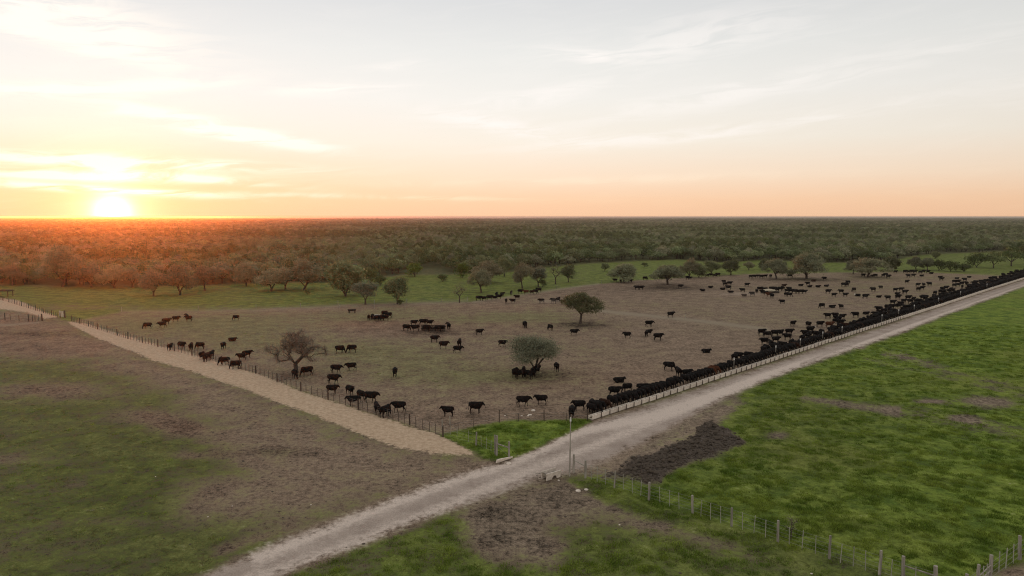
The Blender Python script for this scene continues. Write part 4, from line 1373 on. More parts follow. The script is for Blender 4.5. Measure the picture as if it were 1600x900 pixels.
# feet position in the photograph, heading (0 right, 90 away, 180 left, 270 towards the camera), pose, coat
Sg, Gz, Bk, Tn, Wk, W2, Ly = 'stand', 'graze', 'bunk', 'turn', 'walk', 'walk2', 'lie'
HERDS = [
    ('in the string at far left in the pen', [(231, 514, 200, Gz), (254, 512, 215, Wk), (260, 507, 40, Sg), (275, 503, 10, Sg), (292, 499, 120, Tn), (295, 502, 200, Sg)]),
    ('by itself on the grass, head down, upper left of the pen', [(369, 501, 185, Gz)]),
    ('resting alone above the left fence group', [(363, 533, 0, Ly)]),
    ('in the row behind the upper left fence', [(266, 548, 95, Sg), (284, 546, 330, Sg), (299, 548, 100, Gz), (313, 546, 185, Gz), (349, 545, 270, Sg)]),
    ('in the knot pressed to the left fence', [(316, 562, 260, Sg), (323, 565, 275, Gz), (330, 562, 95, Sg)]),
    ('among four near the thick left fence posts', [(351, 571, 190, Gz), (369, 577, 195, Gz), (378, 563, 200, Sg), (386, 559, 30, Sg)]),
    ('at the foot of the bare spreading tree', [(461, 591, 300, Gz), (480, 587, 205, Gz)]),
    ('in the upper head-to-head pair at left', [(531, 552, 0, Gz), (550, 551, 180, Gz)]),
    ('in the lower head-to-head pair at left', [(525, 583, 0, Wk), (549, 579, 195, Wk)]),
    ('walking right below the lower head-to-head pair', [(521, 600, 350, Wk)]),
    ('at the fence by the broken white post', [(519, 616, 0, Sg), (547, 617, 315, Sg), (564, 624, 320, Wk), (553, 634, 190, Sg), (579, 629, 350, Wk)]),
    ('in the lower trio at the left fence', [(589, 646, 110, Sg), (602, 651, 60, Gz), (624, 644, 185, Wk)]),
    ('facing the camera alone at mid pen', [(617, 588, 275, Sg)]),
    ('of the two standing apart above the grass corner', [(700, 651, 178, Sg), (743, 646, 355, Sg)]),
    ('of the facing pair left of the trough end', [(817, 635, 0, Wk), (846, 632, 182, Sg)]),
    ('bunched at the near end of the trough', [(893, 652, 265, Sg), (905, 642, 183, Sg), (924, 641, 250, Tn), (932, 645, 290, Bk)]),
    ('huddled under the wispy tree', [(805, 590, 250, Sg), (812, 592, 200, Sg), (818, 588, 80, Sg), (827, 592, 320, Tn), (833, 588, 270, Sg), (838, 586, 60, Sg), (870, 580, 275, Sg)]),
    ('around the round feeder with the white top', [(576, 500, 270, Sg), (582, 499, 275, Sg), (589, 501, 30, Gz), (596, 501, 5, Sg), (602, 501, 185, Gz), (607, 498, 210, Sg), (601, 495, 330, Bk)]),
    ('around the long dark feeder left of mid pen', [(635, 517, 340, Gz), (647, 509, 0, Sg), (661, 508, 0, Wk), (671, 509, 5, Sg), (649, 518, 190, Sg), (667, 518, 0, Bk), (685, 518, 5, Sg), (691, 517, 180, Sg), (701, 515, 100, Tn)]),
    ('in the loose trio right of the long dark feeder', [(679, 535, 5, Sg), (693, 545, 0, Sg)]),
    ('of the two close together below the long dark feeder', [(718, 542, 90, Sg), (715, 551, 5, Wk)]),
    ('alone, level with the round green tree and left of the wispy one', [(749, 524, 5, Sg)]),
    ('walking alone left of the wispy tree', [(785, 542, 0, Wk)]),
    ('left of the round green tree', [(819, 511, 265, Sg), (821, 512, 280, Gz), (860, 516, 120, Gz), (897, 524, 350, Sg)]),
    ('in the cluster right of the two lone trees', [(980, 529, 180, Sg), (1014, 511, 0, Wk), (1010, 526, 80, Sg), (1014, 524, 30, Sg), (1028, 532, 0, Sg)]),
    ('alone on the pale wheel track', [(1048, 496, 10, Sg)]),
    ('resting alone right of centre', [(1103, 551, 0, Ly)]),
    ('grazing alone above the trough row', [(1045, 579, 350, Gz)]),
    ('resting alone just above the near trough row', [(967, 597, 10, Ly)]),
    ('behind those feeding at the near trough', [(960, 620, 2, Sg), (980, 613, 200, Gz), (1003, 614, 0, Sg), (1026, 614, 340, Bk), (1060, 588, 95, Sg), (1073, 590, 5, Sg)]),
    ('dusty behind the round green tree', [(846, 474, 178, Wk), (865, 474, 140, Wk), (872, 472, 60, Sg), (880, 476, 190, Wk)]),
    ('in the left half of the back edge string', [(748, 470, 0, Sg), (756, 470, 185, Sg), (765, 469, 0, Sg), (773, 469, 5, Sg), (776, 464, 90, Sg), (780, 467, 350, Sg), (785, 463, 30, Sg)]),
    ('in the right half of the back edge string', [(791, 474, 270, Sg), (801, 474, 180, Sg), (799, 461, 80, Sg), (808, 468, 185, Sg), (813, 459, 0, Sg), (822, 460, 178, Sg, 'b'), (831, 460, 10, Sg, 'd'), (842, 457, 200, Sg), (836, 459, 0, Gz)]),
    ('beside the wide low tree at the back', [(961, 441, 180, Sg), (970, 442, 270, Sg), (975, 441, 90, Sg), (985, 442, 10, Sg), (1008, 438, 0, Gz), (995, 453, 185, Sg), (1002, 453, 0, Sg)]),
    ('near the broad two-stemmed tree', [(1063, 451, 350, Sg), (1078, 437, 0, Sg), (1074, 437, 185, Sg)]),
    ('in the short rank on the back edge, centre right', [(1105, 433, 0, Sg), (1111, 432, 180, Sg), (1117, 433, 0, Gz), (1122, 432, 180, Sg)]),
    ('in the dense back rank left of the umbrella trees', [(1173, 435, 0, Sg), (1179, 435, 0, Sg), (1185, 434, 180, Sg), (1190, 435, 0, Sg), (1196, 434, 0, Sg), (1204, 434, 270, Sg)]),
    ('under the two big umbrella trees', [(1234, 434, 350, Gz), (1288, 438, 180, Sg), (1271, 440, 0, Ly, 'd')]),
    ('scattered before the dust puff', [(1131, 443, 200, Sg), (1133, 447, 0, Sg), (1140, 446, 0, Sg), (1167, 448, 0, Sg), (1110, 450, 0, Ly), (1098, 455, 180, Ly), (1129, 453, 0, Ly), (1138, 453, 180, Sg), (1142, 458, 150, Ly)]),
    ('raising the dust puff, centre right', [(1160, 457, 185, Sg), (1163, 463, 180, Ly, 'd'), (1175, 463, 200, Wk)]),
    ('packed round the left half of the far feeder', [(1182, 458, 90, Sg), (1187, 455, 0, Sg), (1191, 459, 180, Sg), (1194, 456, 0, Sg), (1197, 461, 0, Bk), (1201, 464, 180, Sg, 'b'), (1206, 466, 100, Sg), (1205, 454, 0, Sg)]),
    ('packed round the right half of the far feeder', [(1210, 455, 180, Sg), (1214, 456, 0, Sg), (1219, 455, 0, Sg), (1223, 454, 90, Sg), (1233, 455, 180, Sg), (1230, 458, 0, Sg), (1236, 458, 0, Sg), (1241, 459, 0, Sg), (1246, 459, 180, Sg), (1251, 459, 0, Sg), (1257, 459, 0, Sg), (1228, 463, 30, Sg), (1233, 464, 350, Gz)]),
    ('alone below the far feeder', [(1222, 475, 175, Sg)]),
    ('resting behind the far feeder', [(1225, 447, 0, Ly, 'd'), (1251, 447, 0, Ly), (1262, 446, 180, Sg), (1265, 449, 0, Ly), (1278, 449, 0, Ly), (1291, 448, 0, Ly)]),
    ('grouped right of the far feeder', [(1294, 459, 0, Sg), (1303, 464, 0, Sg), (1314, 459, 180, Sg), (1321, 464, 0, Sg), (1334, 456, 200, Gz), (1352, 467, 0, Sg)]),
    ('resting in the open far right of the pen', [(1340, 463, 180, Ly, 'w'), (1373, 465, 0, Ly)]),
    ('in the trio right of the far feeder', [(1318, 448, 0, Sg), (1323, 448, 90, Sg), (1325, 444, 180, Sg)]),
    ('standing in the open far right of the pen', [(1364, 456, 180, Sg), (1376, 452, 190, Sg)]),
    ('in the open left of the far trough row', [(1284, 482, 200, Gz), (1300, 481, 0, Ly), (1314, 483, 100, Sg), (1353, 491, 0, Ly)]),
    ('alone beyond the pale wheel track, right half', [(1239, 510, 20, Sg)]),
    ('beside the big brown cow behind the troughs', [(1263, 512, 270, Sg), (1293, 498, 185, Sg), (1305, 497, 180, Sg), (1316, 499, 0, Sg), (1281, 511, 0, Sg), (1296, 512, 0, Sg, 'b'), (1305, 506, 20, Sg), (1313, 509, 0, Sg), (1309, 503, 180, Sg), (1266, 520, 0, Sg, 'w')]),
    ('in the bunch above the middle of the trough row', [(1211, 526, 0, Sg), (1219, 525, 30, Sg), (1230, 531, 180, Sg), (1233, 524, 0, Sg), (1190, 524, 0, Sg), (1198, 527, 0, Gz), (1194, 539, 180, Sg), (1212, 536, 0, Sg), (1204, 543, 90, Sg), (1259, 527, 180, Sg)]),
    ('under the wide brown umbrella tree', [(1349, 433, 0, Sg), (1363, 432, 0, Ly), (1368, 433, 180, Sg), (1380, 433, 0, Sg), (1388, 435, 0, Sg), (1384, 432, 180, Sg)]),
    ('in the rank at the back right corner', [(1399, 427, 0, Sg), (1414, 427, 0, Sg), (1420, 427, 0, Sg), (1425, 427, 180, Sg), (1430, 427, 0, Sg), (1438, 428, 0, Sg), (1443, 427, 0, Sg), (1450, 427, 0, Sg), (1455, 428, 0, Ly), (1440, 432, 0, Ly)]),
    ('in the sparse group at the back right', [(1419, 434, 180, Sg), (1427, 433, 0, Sg), (1417, 443, 0, Sg), (1434, 448, 0, Sg), (1443, 448, 90, Sg), (1452, 447, 180, Sg), (1435, 455, 0, Sg), (1441, 453, 0, Sg), (1471, 439, 0, Sg), (1469, 434, 0, Ly), (1495, 436, 0, Ly), (1514, 434, 0, Ly)]),
    ('in the clump before the far end of the trough', [(1491, 443, 0, Sg), (1497, 443, 0, Sg), (1507, 440, 180, Sg), (1491, 449, 0, Sg), (1497, 448, 0, Sg), (1503, 446, 0, Sg), (1510, 446, 90, Sg), (1473, 455, 0, Sg), (1478, 453, 0, Sg), (1470, 459, 0, Sg), (1477, 459, 180, Ly)]),
    ('left of the clump by the far trough', [(1399, 456, 0, Sg), (1408, 455, 0, Sg), (1414, 460, 0, Sg), (1402, 460, 0, Ly), (1387, 469, 180, Sg), (1395, 476, 0, Sg), (1403, 468, 0, Sg), (1412, 474, 0, Sg), (1419, 469, 0, Sg), (1373, 487, 180, Sg), (1381, 490, 0, Sg), (1387, 485, 0, Sg), (1393, 484, 0, Sg)]),
]
COATNAME = {'k': 'black', 'b': 'reddish brown', 'd': 'dark brown', 'w': 'white-faced black'}
POSENAME = {'stand': 'standing', 'graze': 'head down', 'bunk': 'feeding', 'turn': 'looking aside', 'walk': 'walking', 'walk2': 'walking', 'lie': 'lying'}


def facing(a):
    a = a % 360
    if a < 50 or a > 310:
        return 'facing right'
    if a < 130:
        return 'facing away'
    if a < 230:
        return 'facing left'
    return 'facing the camera'


COWLIST = []       # (x, y, heading, pose, coat, scale, label, group)
crng = random.Random(21)
for phrase, items in HERDS:
    seen = {}
    rows = [(it[0], it) for it in items]
    rows.sort(key=lambda q: q[0])
    descs = []
    for rank, (_, it) in enumerate(rows):
        c = it[4] if len(it) > 4 else 'k'
        descs.append((COATNAME[c], POSENAME[it[3]], facing(it[2])))
    for rank, (_, it) in enumerate(rows):
        c = it[4] if len(it) > 4 else 'k'
        nm = f"{descs[rank][0]} cow {descs[rank][1]}"
        if len(rows) == 1:
            lab = f"{COATNAME[c]} cow {phrase}"
        elif len(rows) <= 16:
            pos = 'leftmost' if rank == 0 else ('rightmost' if rank == len(rows) - 1 else ORD[rank + 1] + ' from left')
            lab = f"{nm}, {pos} {phrase}"
            if len(lab.split()) > 16:
                lab = f"{COATNAME[c]} cow, {pos} {phrase}"
        x, y = at(it[0], it[1])
        COWLIST.append([x, y, it[2] + crng.uniform(-8, 8), it[3], c, crng.uniform(.80, .97), lab, 'cattle loose in the pen'])

# trough line
B0 = at(921, 656)
B1 = at(1640, 422.5)
BD = (B1 - B0) / np.linalg.norm(B1 - B0)
BN = np.array([BD[1], -BD[0]])                       # towards the road
BLEN = float(np.linalg.norm(B1 - B0))
HEAD = math.degrees(math.atan2(BN[1], BN[0]))
posts_px = [1152, 1217, 1255, 1290, 1320, 1382, 1408, 1432, 1470, 1504, 1545]


def bunk_s(pxx):
    """distance along the trough line where it crosses photo column pxx"""
    lo, hi = 0.0, BLEN
    for _ in range(40):
        md_ = (lo + hi) / 2
        p = B0 + BD * md_
        if to_px(p[0], p[1])[0] < pxx:
            lo = md_
        else:
            hi = md_
    return lo


POST_S = [bunk_s(v_) for v_ in posts_px]


def seg_phrase(s):
    k = sum(1 for q in POST_S if q < s)
    if k == 0:
        return 'before the first trough post', k
    if k == len(POST_S):
        return 'beyond the last trough post', k
    return f"between trough posts {CARD[k]} and {CARD[k + 1]}", k


s = 2.2
count_seg = {}
row = []
while s < BLEN:
    dense = .93 if s > 14 else .86
    if not (6.5 > s > 5.0) and crng.random() < dense:
        row.append((s, crng.uniform(1.45, 1.75), Bk, crng.uniform(-16, 14) + (-6 if crng.random() < .4 else 0)))
    s += crng.uniform(.78, 1.05)
# second and third ranks, thicker further along
s = 40.0
while s < BLEN:
    f = min(1.0, (s - 30) / 90)
    if crng.random() < .28 + .45 * f:
        row.append((s, crng.uniform(3.2, 4.6), crng.choice([Sg, Sg, Wk, Gz, Tn]), crng.choice([0, 30, -40, 90, 150, 200])))
    if s > 110 and crng.random() < .5 * f:
        row.append((s + .5, crng.uniform(5.2, 8.5), crng.choice([Sg, Sg, Wk, Ly]), crng.uniform(0, 360)))
    s += crng.uniform(1.2, 2.0)
row.sort(key=lambda q: q[0])
brown_s = [bunk_s(1140) - 1.6, bunk_s(1134) - 1.6]
for (s, off, pose, dh) in row:
    p = B0 + BD * s - BN * off
    seg, k = seg_phrase(s)
    count_seg[(k, off > 2.5)] = count_seg.get((k, off > 2.5), 0) + 1
    n = count_seg[(k, off > 2.5)]
    c = 'k'
    if off < 2.5 and min(abs(s - q) for q in brown_s) < .5:
        c = 'b'
    elif crng.random() < .02:
        c = 'd'
    if off < 2.5:
        lab = f"{COATNAME[c]} cow feeding, {ORD[min(n, 99)]} from near end of row {seg}"
    else:
        lab = f"{COATNAME[c]} cow behind feeders, {ORD[min(n, 99)]} from near end {seg}"
    COWLIST.append([p[0], p[1], HEAD + dh, pose, c, crng.uniform(.82, .92), lab, 'cattle along the trough'])

COWLIST.sort(key=lambda q: math.hypot(q[0], q[1] ))
NCOW = 296
print('cattle', len(COWLIST))
for q in COWLIST[:NCOW]:
    x, y, hd, pose, c, sc, lab, grp = q
    key = (pose, c) if (pose, c) in COWS else (pose, 'k')
    o = link('cow', COWS[key], None, None, lab, 'cow', grp)
    o.location = (x, y, ground_z(x, y) - .01)
    o.rotation_euler.z = R(hd)
    o.scale = (sc * (.95 + .1 * ((x * 7.3) % 1)), sc, sc)
if len(COWLIST) > NCOW:
    vs, fs, mi = [], [], []
    base_i = 0
    mkeys = ['k', 'b', 'd', 'w']
    cache = {}
    for q in COWLIST[NCOW:]:
        x, y, hd, pose, c, sc, lab, grp = q
        key = (pose, c) if (pose, c) in COWS else (pose, 'k')
        if key not in cache:
            me = COWS[key]
            # these stand 150 m away and more: a lighter version of the same body
            ob = bpy.data.objects.new('tmp', me)
            C.objects.link(ob)
            dm = ob.modifiers.new('d', 'DECIMATE')
            dm.ratio = .35
            ev = ob.evaluated_get(bpy.context.evaluated_depsgraph_get())
            m3 = bpy.data.meshes.new_from_object(ev)
            co = np.empty(len(m3.vertices) * 3, np.float32)
            m3.vertices.foreach_get('co', co)
            cache[key] = (co.reshape(-1, 3).copy(), [tuple(p.vertices) for p in m3.polygons], [p.material_index for p in m3.polygons])
            bpy.data.objects.remove(ob)
            bpy.data.meshes.remove(m3)
        co, polys, pm = cache[key]
        ca, sa = math.cos(R(hd)), math.sin(R(hd))
        w = np.stack([(co[:, 0] * ca - co[:, 1] * sa) * sc + x, (co[:, 0] * sa + co[:, 1] * ca) * sc + y, co[:, 2] * sc + ground_z(x, y)], 1)
        vs.append(w)
        fs += [tuple(v + base_i for v in p) for p in polys]
        base_m = mkeys.index('k' if key[1] == 'w' else key[1])
        mi += [base_m if m_ == 0 else 3 for m_ in pm]
        base_i += len(co)
    hm = bpy.data.meshes.new('distant_cattle')
    hm.from_pydata(np.concatenate(vs).tolist(), [], fs)
    for k_ in mkeys:
        hm.materials.append(COAT[k_])
    hm.polygons.foreach_set('material_index', mi)
    link('distant_cattle', hm, None, 'stuff', 'distant black cattle packed along the far end of the pen and trough', 'cattle')

# ------------------------------------------------------------------ trough sections
CONC = simple_mat('pale_concrete', (.60, .52, .44), (.82, .73, .63), 2.6, .9, .1, .01, 4, .10)
CONC2 = simple_mat('stained_concrete', (.22, .19, .155), (.40, .35, .29), 2.2, .9, .1, .01, 4)
WOODM = simple_mat('weathered_wood', (.22, .195, .165), (.44, .40, .34), 4.0, .95, .05, .006, 4, .18, (1, 1, .15))
WOODD = simple_mat('dark_wood', (.060, .045, .036), (.13, .10, .08), 4.0, .95, .05, .006, 4, .18, (1, 1, .15))
DROP = simple_mat('pale_batten', (.28, .27, .22), (.48, .46, .38), 5.0, .9, .1, .0, 3, .15, (1, 1, .2))
WIRE = simple_mat('galvanised_wire', (.22, .21, .20), (.32, .31, .30), 3.0, .5, .4)
WHITEP = simple_mat('white_paint', (.62, .62, .60), (.80, .80, .78), 5.0, .5, .4)
FEED = simple_mat('feed_mash', (.10, .075, .045), (.22, .165, .10), 7.0, .95, .05, .02)
DARKM = simple_mat('dark_plank', (.030, .024, .020), (.065, .052, .042), 3.5, .9, .1, .01)
TARP = simple_mat('white_sheeting', (.55, .55, .53), (.75, .75, .73), 2.0, .45, .4, .01)


def prism_mesh(name, profile, L, mats, bevel=0.0, x0=0.0):
    """profile in (y, z) swept along x"""
    n = len(profile)
    V = [(x0, y, z) for y, z in profile] + [(x0 + L, y, z) for y, z in profile]
    F = [tuple(range(n - 1, -1, -1)), tuple(range(n, 2 * n))]
    for k in range(n):
        F.append((k, (k + 1) % n, n + (k + 1) % n, n + k))
    me = bpy.data.meshes.new(name)
    me.from_pydata(V, [], F)
    for m_ in mats:
        me.materials.append(m_)
    if bevel:
        import bmesh
        bm = bmesh.new()
        bm.from_mesh(me)
        bmesh.ops.bevel(bm, geom=bm.edges[:], offset=bevel, segments=1, affect='EDGES')
        bmesh.ops.recalc_face_normals(bm, faces=bm.faces)
        bm.to_mesh(me)
        bm.free()
    return me


TL = 1.72
# U section, open at the top, both feet visible; y < 0 is the road side
UPROF = [(-.36, .06), (-.40, .58), (-.33, .60), (-.24, .20), (.20, .20), (.25, .50), (.32, .50), (.30, .06)]
trough_me = prism_mesh('trough', UPROF, TL - .07, [CONC], .012)
# join end walls and feet and the feed into the section
def boxes_mesh(name, boxes, mats, bevel=0):
    import bmesh
    bm = bmesh.new()
    for (cx, cy, cz, sx_, sy_, sz_, mi_, rz_) in boxes:
        r_ = bmesh.ops.create_cube(bm, size=1)
        vv = r_['verts']
        for v_ in vv:
            x_, y_, z_ = v_.co.x * sx_, v_.co.y * sy_, v_.co.z * sz_
            v_.co = (cx + x_ * math.cos(rz_) - y_ * math.sin(rz_), cy + x_ * math.sin(rz_) + y_ * math.cos(rz_), cz + z_)
        for f_ in {f for v_ in vv for f in v_.link_faces}:
            f_.material_index = mi_
    if bevel:
        bmesh.ops.bevel(bm, geom=bm.edges[:], offset=bevel, segments=1, affect='EDGES')
    me = bpy.data.meshes.new(name)
    bm.to_mesh(me)
    bm.free()
    for m_ in mats:
        me.materials.append(m_)
    return me


rib_me = boxes_mesh('leg_support', [(.02, .0, .02, .09, .56, .16, 0, 0), (TL - .11, .0, .02, .09, .56, .16, 0, 0)], [CONC2], .01)
post_small = boxes_mesh('joint_post', [(TL - .035, -.42, .33, .085, .10, .70, 0, 0)], [WOODD], .006)
feed_me = boxes_mesh('feed', [(TL / 2 - .03, -.02, .235, TL - .12, .40, .06, 0, 0)], [FEED], .02)
BANG = math.atan2(BD[1], BD[0])
s = .15
tn = 0
cseg = {}
sway = random.Random(8)
while s < BLEN - TL:
    tn += 1
    w_off = .10 * math.sin(s * .05) + sway.uniform(-.012, .012)
    p = B0 + BD * s + BN * (w_off)
    seg, k = seg_phrase(s)
    cseg[k] = cseg.get(k, 0) + 1
    if tn == 1:
        lab = 'pale concrete trough section with an open end, nearest of the whole run'
    else:
        lab = f"pale concrete trough section, {ORD[cseg[k]]} from near end {seg}"
    root = bpy.data.objects.new('feed_trough', None)
    C.objects.link(root)
    root.location = (p[0], p[1], ground_z(p[0], p[1]))
    root.rotation_euler = (sway.uniform(-.012, .012), sway.uniform(-.006, .006), BANG + sway.uniform(-.006, .006))
    tag(root, None, lab, 'trough', 'concrete trough sections in a line along the road')
    link('trough_body', trough_me, root)
    if s < 120:
        link('foot', rib_me, root)
        link('joint_post', post_small, root)
        link('feed', feed_me, root)
    s += TL


def cyl_mesh(name, r0, r1, h, mats, sides=8, lean=(0, 0), top_m=None, top_h=0.0, wob=0.0, seed=1):
    rr_ = random.Random(seed)
    V, F = [], []
    n = 4
    pts = [Vector((lean[0] * k / n + rr_.uniform(-wob, wob), lean[1] * k / n + rr_.uniform(-wob, wob), -.15 + (h + .15) * k / n)) for k in range(n + 1)]
    tube(V, F, pts, [r0 + (r1 - r0) * k / n for k in range(n + 1)], sides)
    F.append(tuple(range(n * sides, (n + 1) * sides)))
    me = bpy.data.meshes.new(name)
    me.from_pydata(V, [], F)
    for m_ in mats:
        me.materials.append(m_)
    return me


# slim posts standing in the trough line with white caps
bp_me = cyl_mesh('post', .055, .05, 2.1, [WOODM])
cap_me = cyl_mesh('cap', .085, .07, .22, [WHITEP])
for n, s in enumerate(POST_S):
    p = B0 + BD * s - BN * .62
    root = bpy.data.objects.new('trough_post', None)
    C.objects.link(root)
    root.location = (p[0], p[1], ground_z(p[0], p[1]))
    tag(root, None, f"thin pale-topped post on the cattle side of the trough, {ORD[n + 1]} from the near end", 'post', 'pale-topped posts along the trough')
    link('post_shaft', bp_me, root)
    c_ = link('post_cap', cap_me, root)
    c_.location.z = 2.02

# ------------------------------------------------------------------ fences
POSTM = [cyl_mesh('fence_post', .085, .075, 1.0, [WOODM], 7, (.02, .01), wob=.012, seed=k) for k in range(3)]
POSTD = [cyl_mesh('fence_post', .115, .10, 1.0, [WOODD], 7, (.02, -.01), wob=.012, seed=k + 5) for k in range(3)]
BATT = cyl_mesh('batten', .026, .024, 1.0, [DROP], 4)
BATTD = cyl_mesh('batten', .05, .042, 1.0, [WOODD], 4)


def wire_mesh(pts, r=.006):
    V, F = [], []
    tube(V, F, [Vector(p) for p in pts], [r] * len(pts), 3)
    me = bpy.data.meshes.new('wire')
    me.from_pydata(V, [], F)
    me.materials.append(WIRE)
    return me


def fence(name, label, posts, battens, height, wires=4, group=None, dark=False, seed=1, wr=.006):
    """posts / battens: world (x, y, height, radius factor)"""
    r_ = random.Random(seed)
    root = bpy.data.objects.new(name, None)
    C.objects.link(root)
    x0, y0 = posts[0][:2]
    z0 = ground_z(x0, y0)
    root.location = (x0, y0, z0)
    tag(root, None, label, 'fence', group)
    for (x, y, h, f) in posts:
        o = link('post', (POSTD if dark else POSTM)[r_.randrange(3)], root)
        o.location = (x - x0, y - y0, ground_z(x, y) - z0)
        o.scale = (f, f, h)
        o.rotation_euler = (r_.uniform(-.03, .03), r_.uniform(-.03, .03), r_.uniform(0, 6))
    for (x, y, h, f) in battens:
        o = link('batten', BATTD if dark else BATT, root)
        o.location = (x - x0, y - y0, ground_z(x, y) - z0)
        o.scale = (f, f, h)
        o.rotation_euler = (r_.uniform(-.04, .04), r_.uniform(-.04, .04), 0)
    ps = sorted(posts, key=lambda p: p[4] if len(p) > 4 else 0)
    for k in range(wires):
        zz = height * (.18 + .76 * k / max(1, wires - 1))
        pts = [(x - x0, y - y0, ground_z(x, y) - z0 + zz) for (x, y, h, f) in posts]
        link('wire', wire_mesh(pts, wr), root)
    return root


def run(px_a, px_b, step, nb, h, seed, jitter=.15):
    """posts every step metres between two photo points with nb battens per bay"""
    r_ = random.Random(seed)
    a, b = at(*px_a), at(*px_b)
    L = np.linalg.norm(b - a)
    n = max(1, round(L / step))
    posts, batts = [], []
    for k in range(n + 1):
        p = a + (b - a) * k / n
        posts.append((p[0], p[1], h * r_.uniform(.93, 1.08), r_.uniform(.8, 1.2)))
        if k < n:
            for j in range(nb):
                q = a + (b - a) * (k + (j + 1) / (nb + 1)) / n + np.array([r_.uniform(-.05, .05), r_.uniform(-.05, .05)])
                batts.append((q[0], q[1], h * r_.uniform(.85, .97), r_.uniform(.8, 1.2)))
    return posts, batts


# left side of the pen: poly-line of runs
LEFT = [(112, 502), (200, 530), (300, 556), (400, 584), (470, 611), (560, 640), (640, 664), (692, 683)]
pp, bb = [], []
for k in range(len(LEFT) - 1):
    p_, b_ = run(LEFT[k], LEFT[k + 1], 6.2, 4, 1.35, 50 + k)
    pp += p_ if k == 0 else p_[1:]
    bb += b_
fence('wire_fence', 'long post and wire fence beside the pale feed waste strip, left side of the pen', pp, bb, 1.25, 5, None, True, 2)
p_, b_ = run((-60, 450), (94, 497), 7.0, 3, 1.35, 71)
fence('wire_fence', 'wire fence running from the white gate to the left frame edge', p_, b_, 1.25, 4, None, True, 3)
# corner fence of the grass triangle
tri_posts = [(692, 683), (745, 700), (774, 719)]
pp = [(*at(692, 682), 1.9, 1.1), (*at(744, 696), 1.55, 1.15), (*at(774, 710), 2.1, 1.2)]
bb = [(*at(x_, y_), 1.25, 1.0) for x_, y_ in ((704, 679), (714, 684), (732, 691), (752, 698), (760, 702), (767, 706))]
fence('corner_fence', 'grey post fence along the lower left side of the green grass corner', pp, bb, 1.3, 4, None, False, 4)
# pen side of the triangle: thin posts
pp = [(*at(692, 681), 1.2, .7), (*at(780, 661), 1.6, .6), (*at(850, 658), 1.3, .6), (*at(918, 657), 1.4, .8)]
bb = [(*at(x_, y_), 1.0, .8) for x_, y_ in ((716, 672), (740, 668), (810, 659), (885, 657))]
fence('pen_front_fence', 'faint thin wire fence along the top edge of the green grass corner', pp, bb, 1.1, 3, None, True, 6)
# H brace at the tip of the triangle


def beam(a, b, r, mat, name='rail', parent=None, sides=6):
    V, F = [], []
    a, b = Vector(a), Vector(b)
    tube(V, F, [a, (a + b) / 2, b], [r, r * .95, r * .9], sides)
    n = len(V)
    F.append(tuple(range(sides - 1, -1, -1)))
    F.append(tuple(range(n - sides, n)))
    me = bpy.data.meshes.new(name)
    me.from_pydata(V, [], F)
    me.materials.append(mat)
    return link(name, me, parent)


def hbrace(label, pa, pb, h, rail_z, tilt=0.0, name='strainer_frame', r=.11):
    a, b = at(*pa), at(*pb)
    za, zb = ground_z(*a), ground_z(*b)
    root = bpy.data.objects.new(name, None)
    C.objects.link(root)
    root.location = (a[0], a[1], za)
    tag(root, None, label, 'fence brace')
    d = b - a
    o = link('post', POSTM[0], root)
    o.scale = (r / .08, r / .08, h)
    o = link('post', POSTM[1], root)
    o.location = (d[0], d[1], zb - za)
    o.scale = (r / .08, r / .08, h * .82)
    beam((0, .0, rail_z), (d[0], d[1], rail_z * .86 + zb - za), .07, WOODM, 'rail', root)
    beam((0, .0, rail_z * .9), (d[0], d[1], .25), .012, WIRE, 'brace_wire', root, 4)
    return root


hbrace('grey wooden frame of two posts and a rail at the grass corner tip', (776, 712), (795, 716), 2.2, 1.35)
hbrace('grey wooden frame of two posts beside the tall lamp pole', (896, 739), (914.5, 747), 1.9, 1.35)

# tall lamp pole
x, y = at(890, 744)
root = bpy.data.objects.new('lamp_pole', None)
C.objects.link(root)
root.location = (x, y, ground_z(x, y))
tag(root, None, 'tall slim wooden pole with a small white lamp on top at the road junction', 'lamp pole')
me = cyl_mesh('pole', .085, .05, 5.6, [WOODM], 8, (.05, 0), wob=.01)
link('pole', me, root)
lm = cyl_mesh('lamp', .09, .06, .22, [WHITEP], 8)
l_ = link('lamp', lm, root)
l_.location = (.05, 0, 5.6)
beam((.05, 0, 5.5), (-.16, 0, 5.62), .018, WIRE, 'lamp_arm', root, 4)

# field fence, lower right
FP = [(914.5, 747, 1.75, 1.3), (960, 763, 1.6, .95), (1014, 782, 1.7, 1.3), (1082, 802, 1.6, 1.25), (1143, 821, 1.55, 1.2), (1215.5, 847, 1.75, 1.2),
      (1295.5, 874, 1.75, 1.15), (1374, 899, 1.8, 1.25), (1411, 911, 1.9, 1.5), (1460, 926, 1.9, 1.7)]
FB = [(924, 750), (933, 752), (946, 757), (974, 766), (988, 772), (1001, 776), (1031, 786), (1046, 791), (1061, 795), (1095, 806), (1110, 811), (1126, 816), (1160, 827), (1178, 833),
      (1196, 840), (1233, 853), (1253, 859), (1274, 866), (1313, 880), (1333, 886), (1352, 892), (1392, 905), (1430, 917)]
pp = [(*at(a_, b_), h_, f_) for a_, b_, h_, f_ in FP]
bb = [(*at(a_, b_), 1.45, 1.15) for a_, b_ in FB]
ff = fence('field_fence', 'long post and wire fence crossing the green field edge, lower right', pp, bb, 1.5, 5, None, False, 9, .007)
a, b = pp[-2], pp[-1]
x0, y0 = pp[0][:2]
z0 = ground_z(x0, y0)
beam((a[0] - x0, a[1] - y0, ground_z(*a[:2]) - z0 + 1.25), (b[0] - x0, b[1] - y0, ground_z(*b[:2]) - z0 + 1.2), .055, WOODM, 'rail', ff)
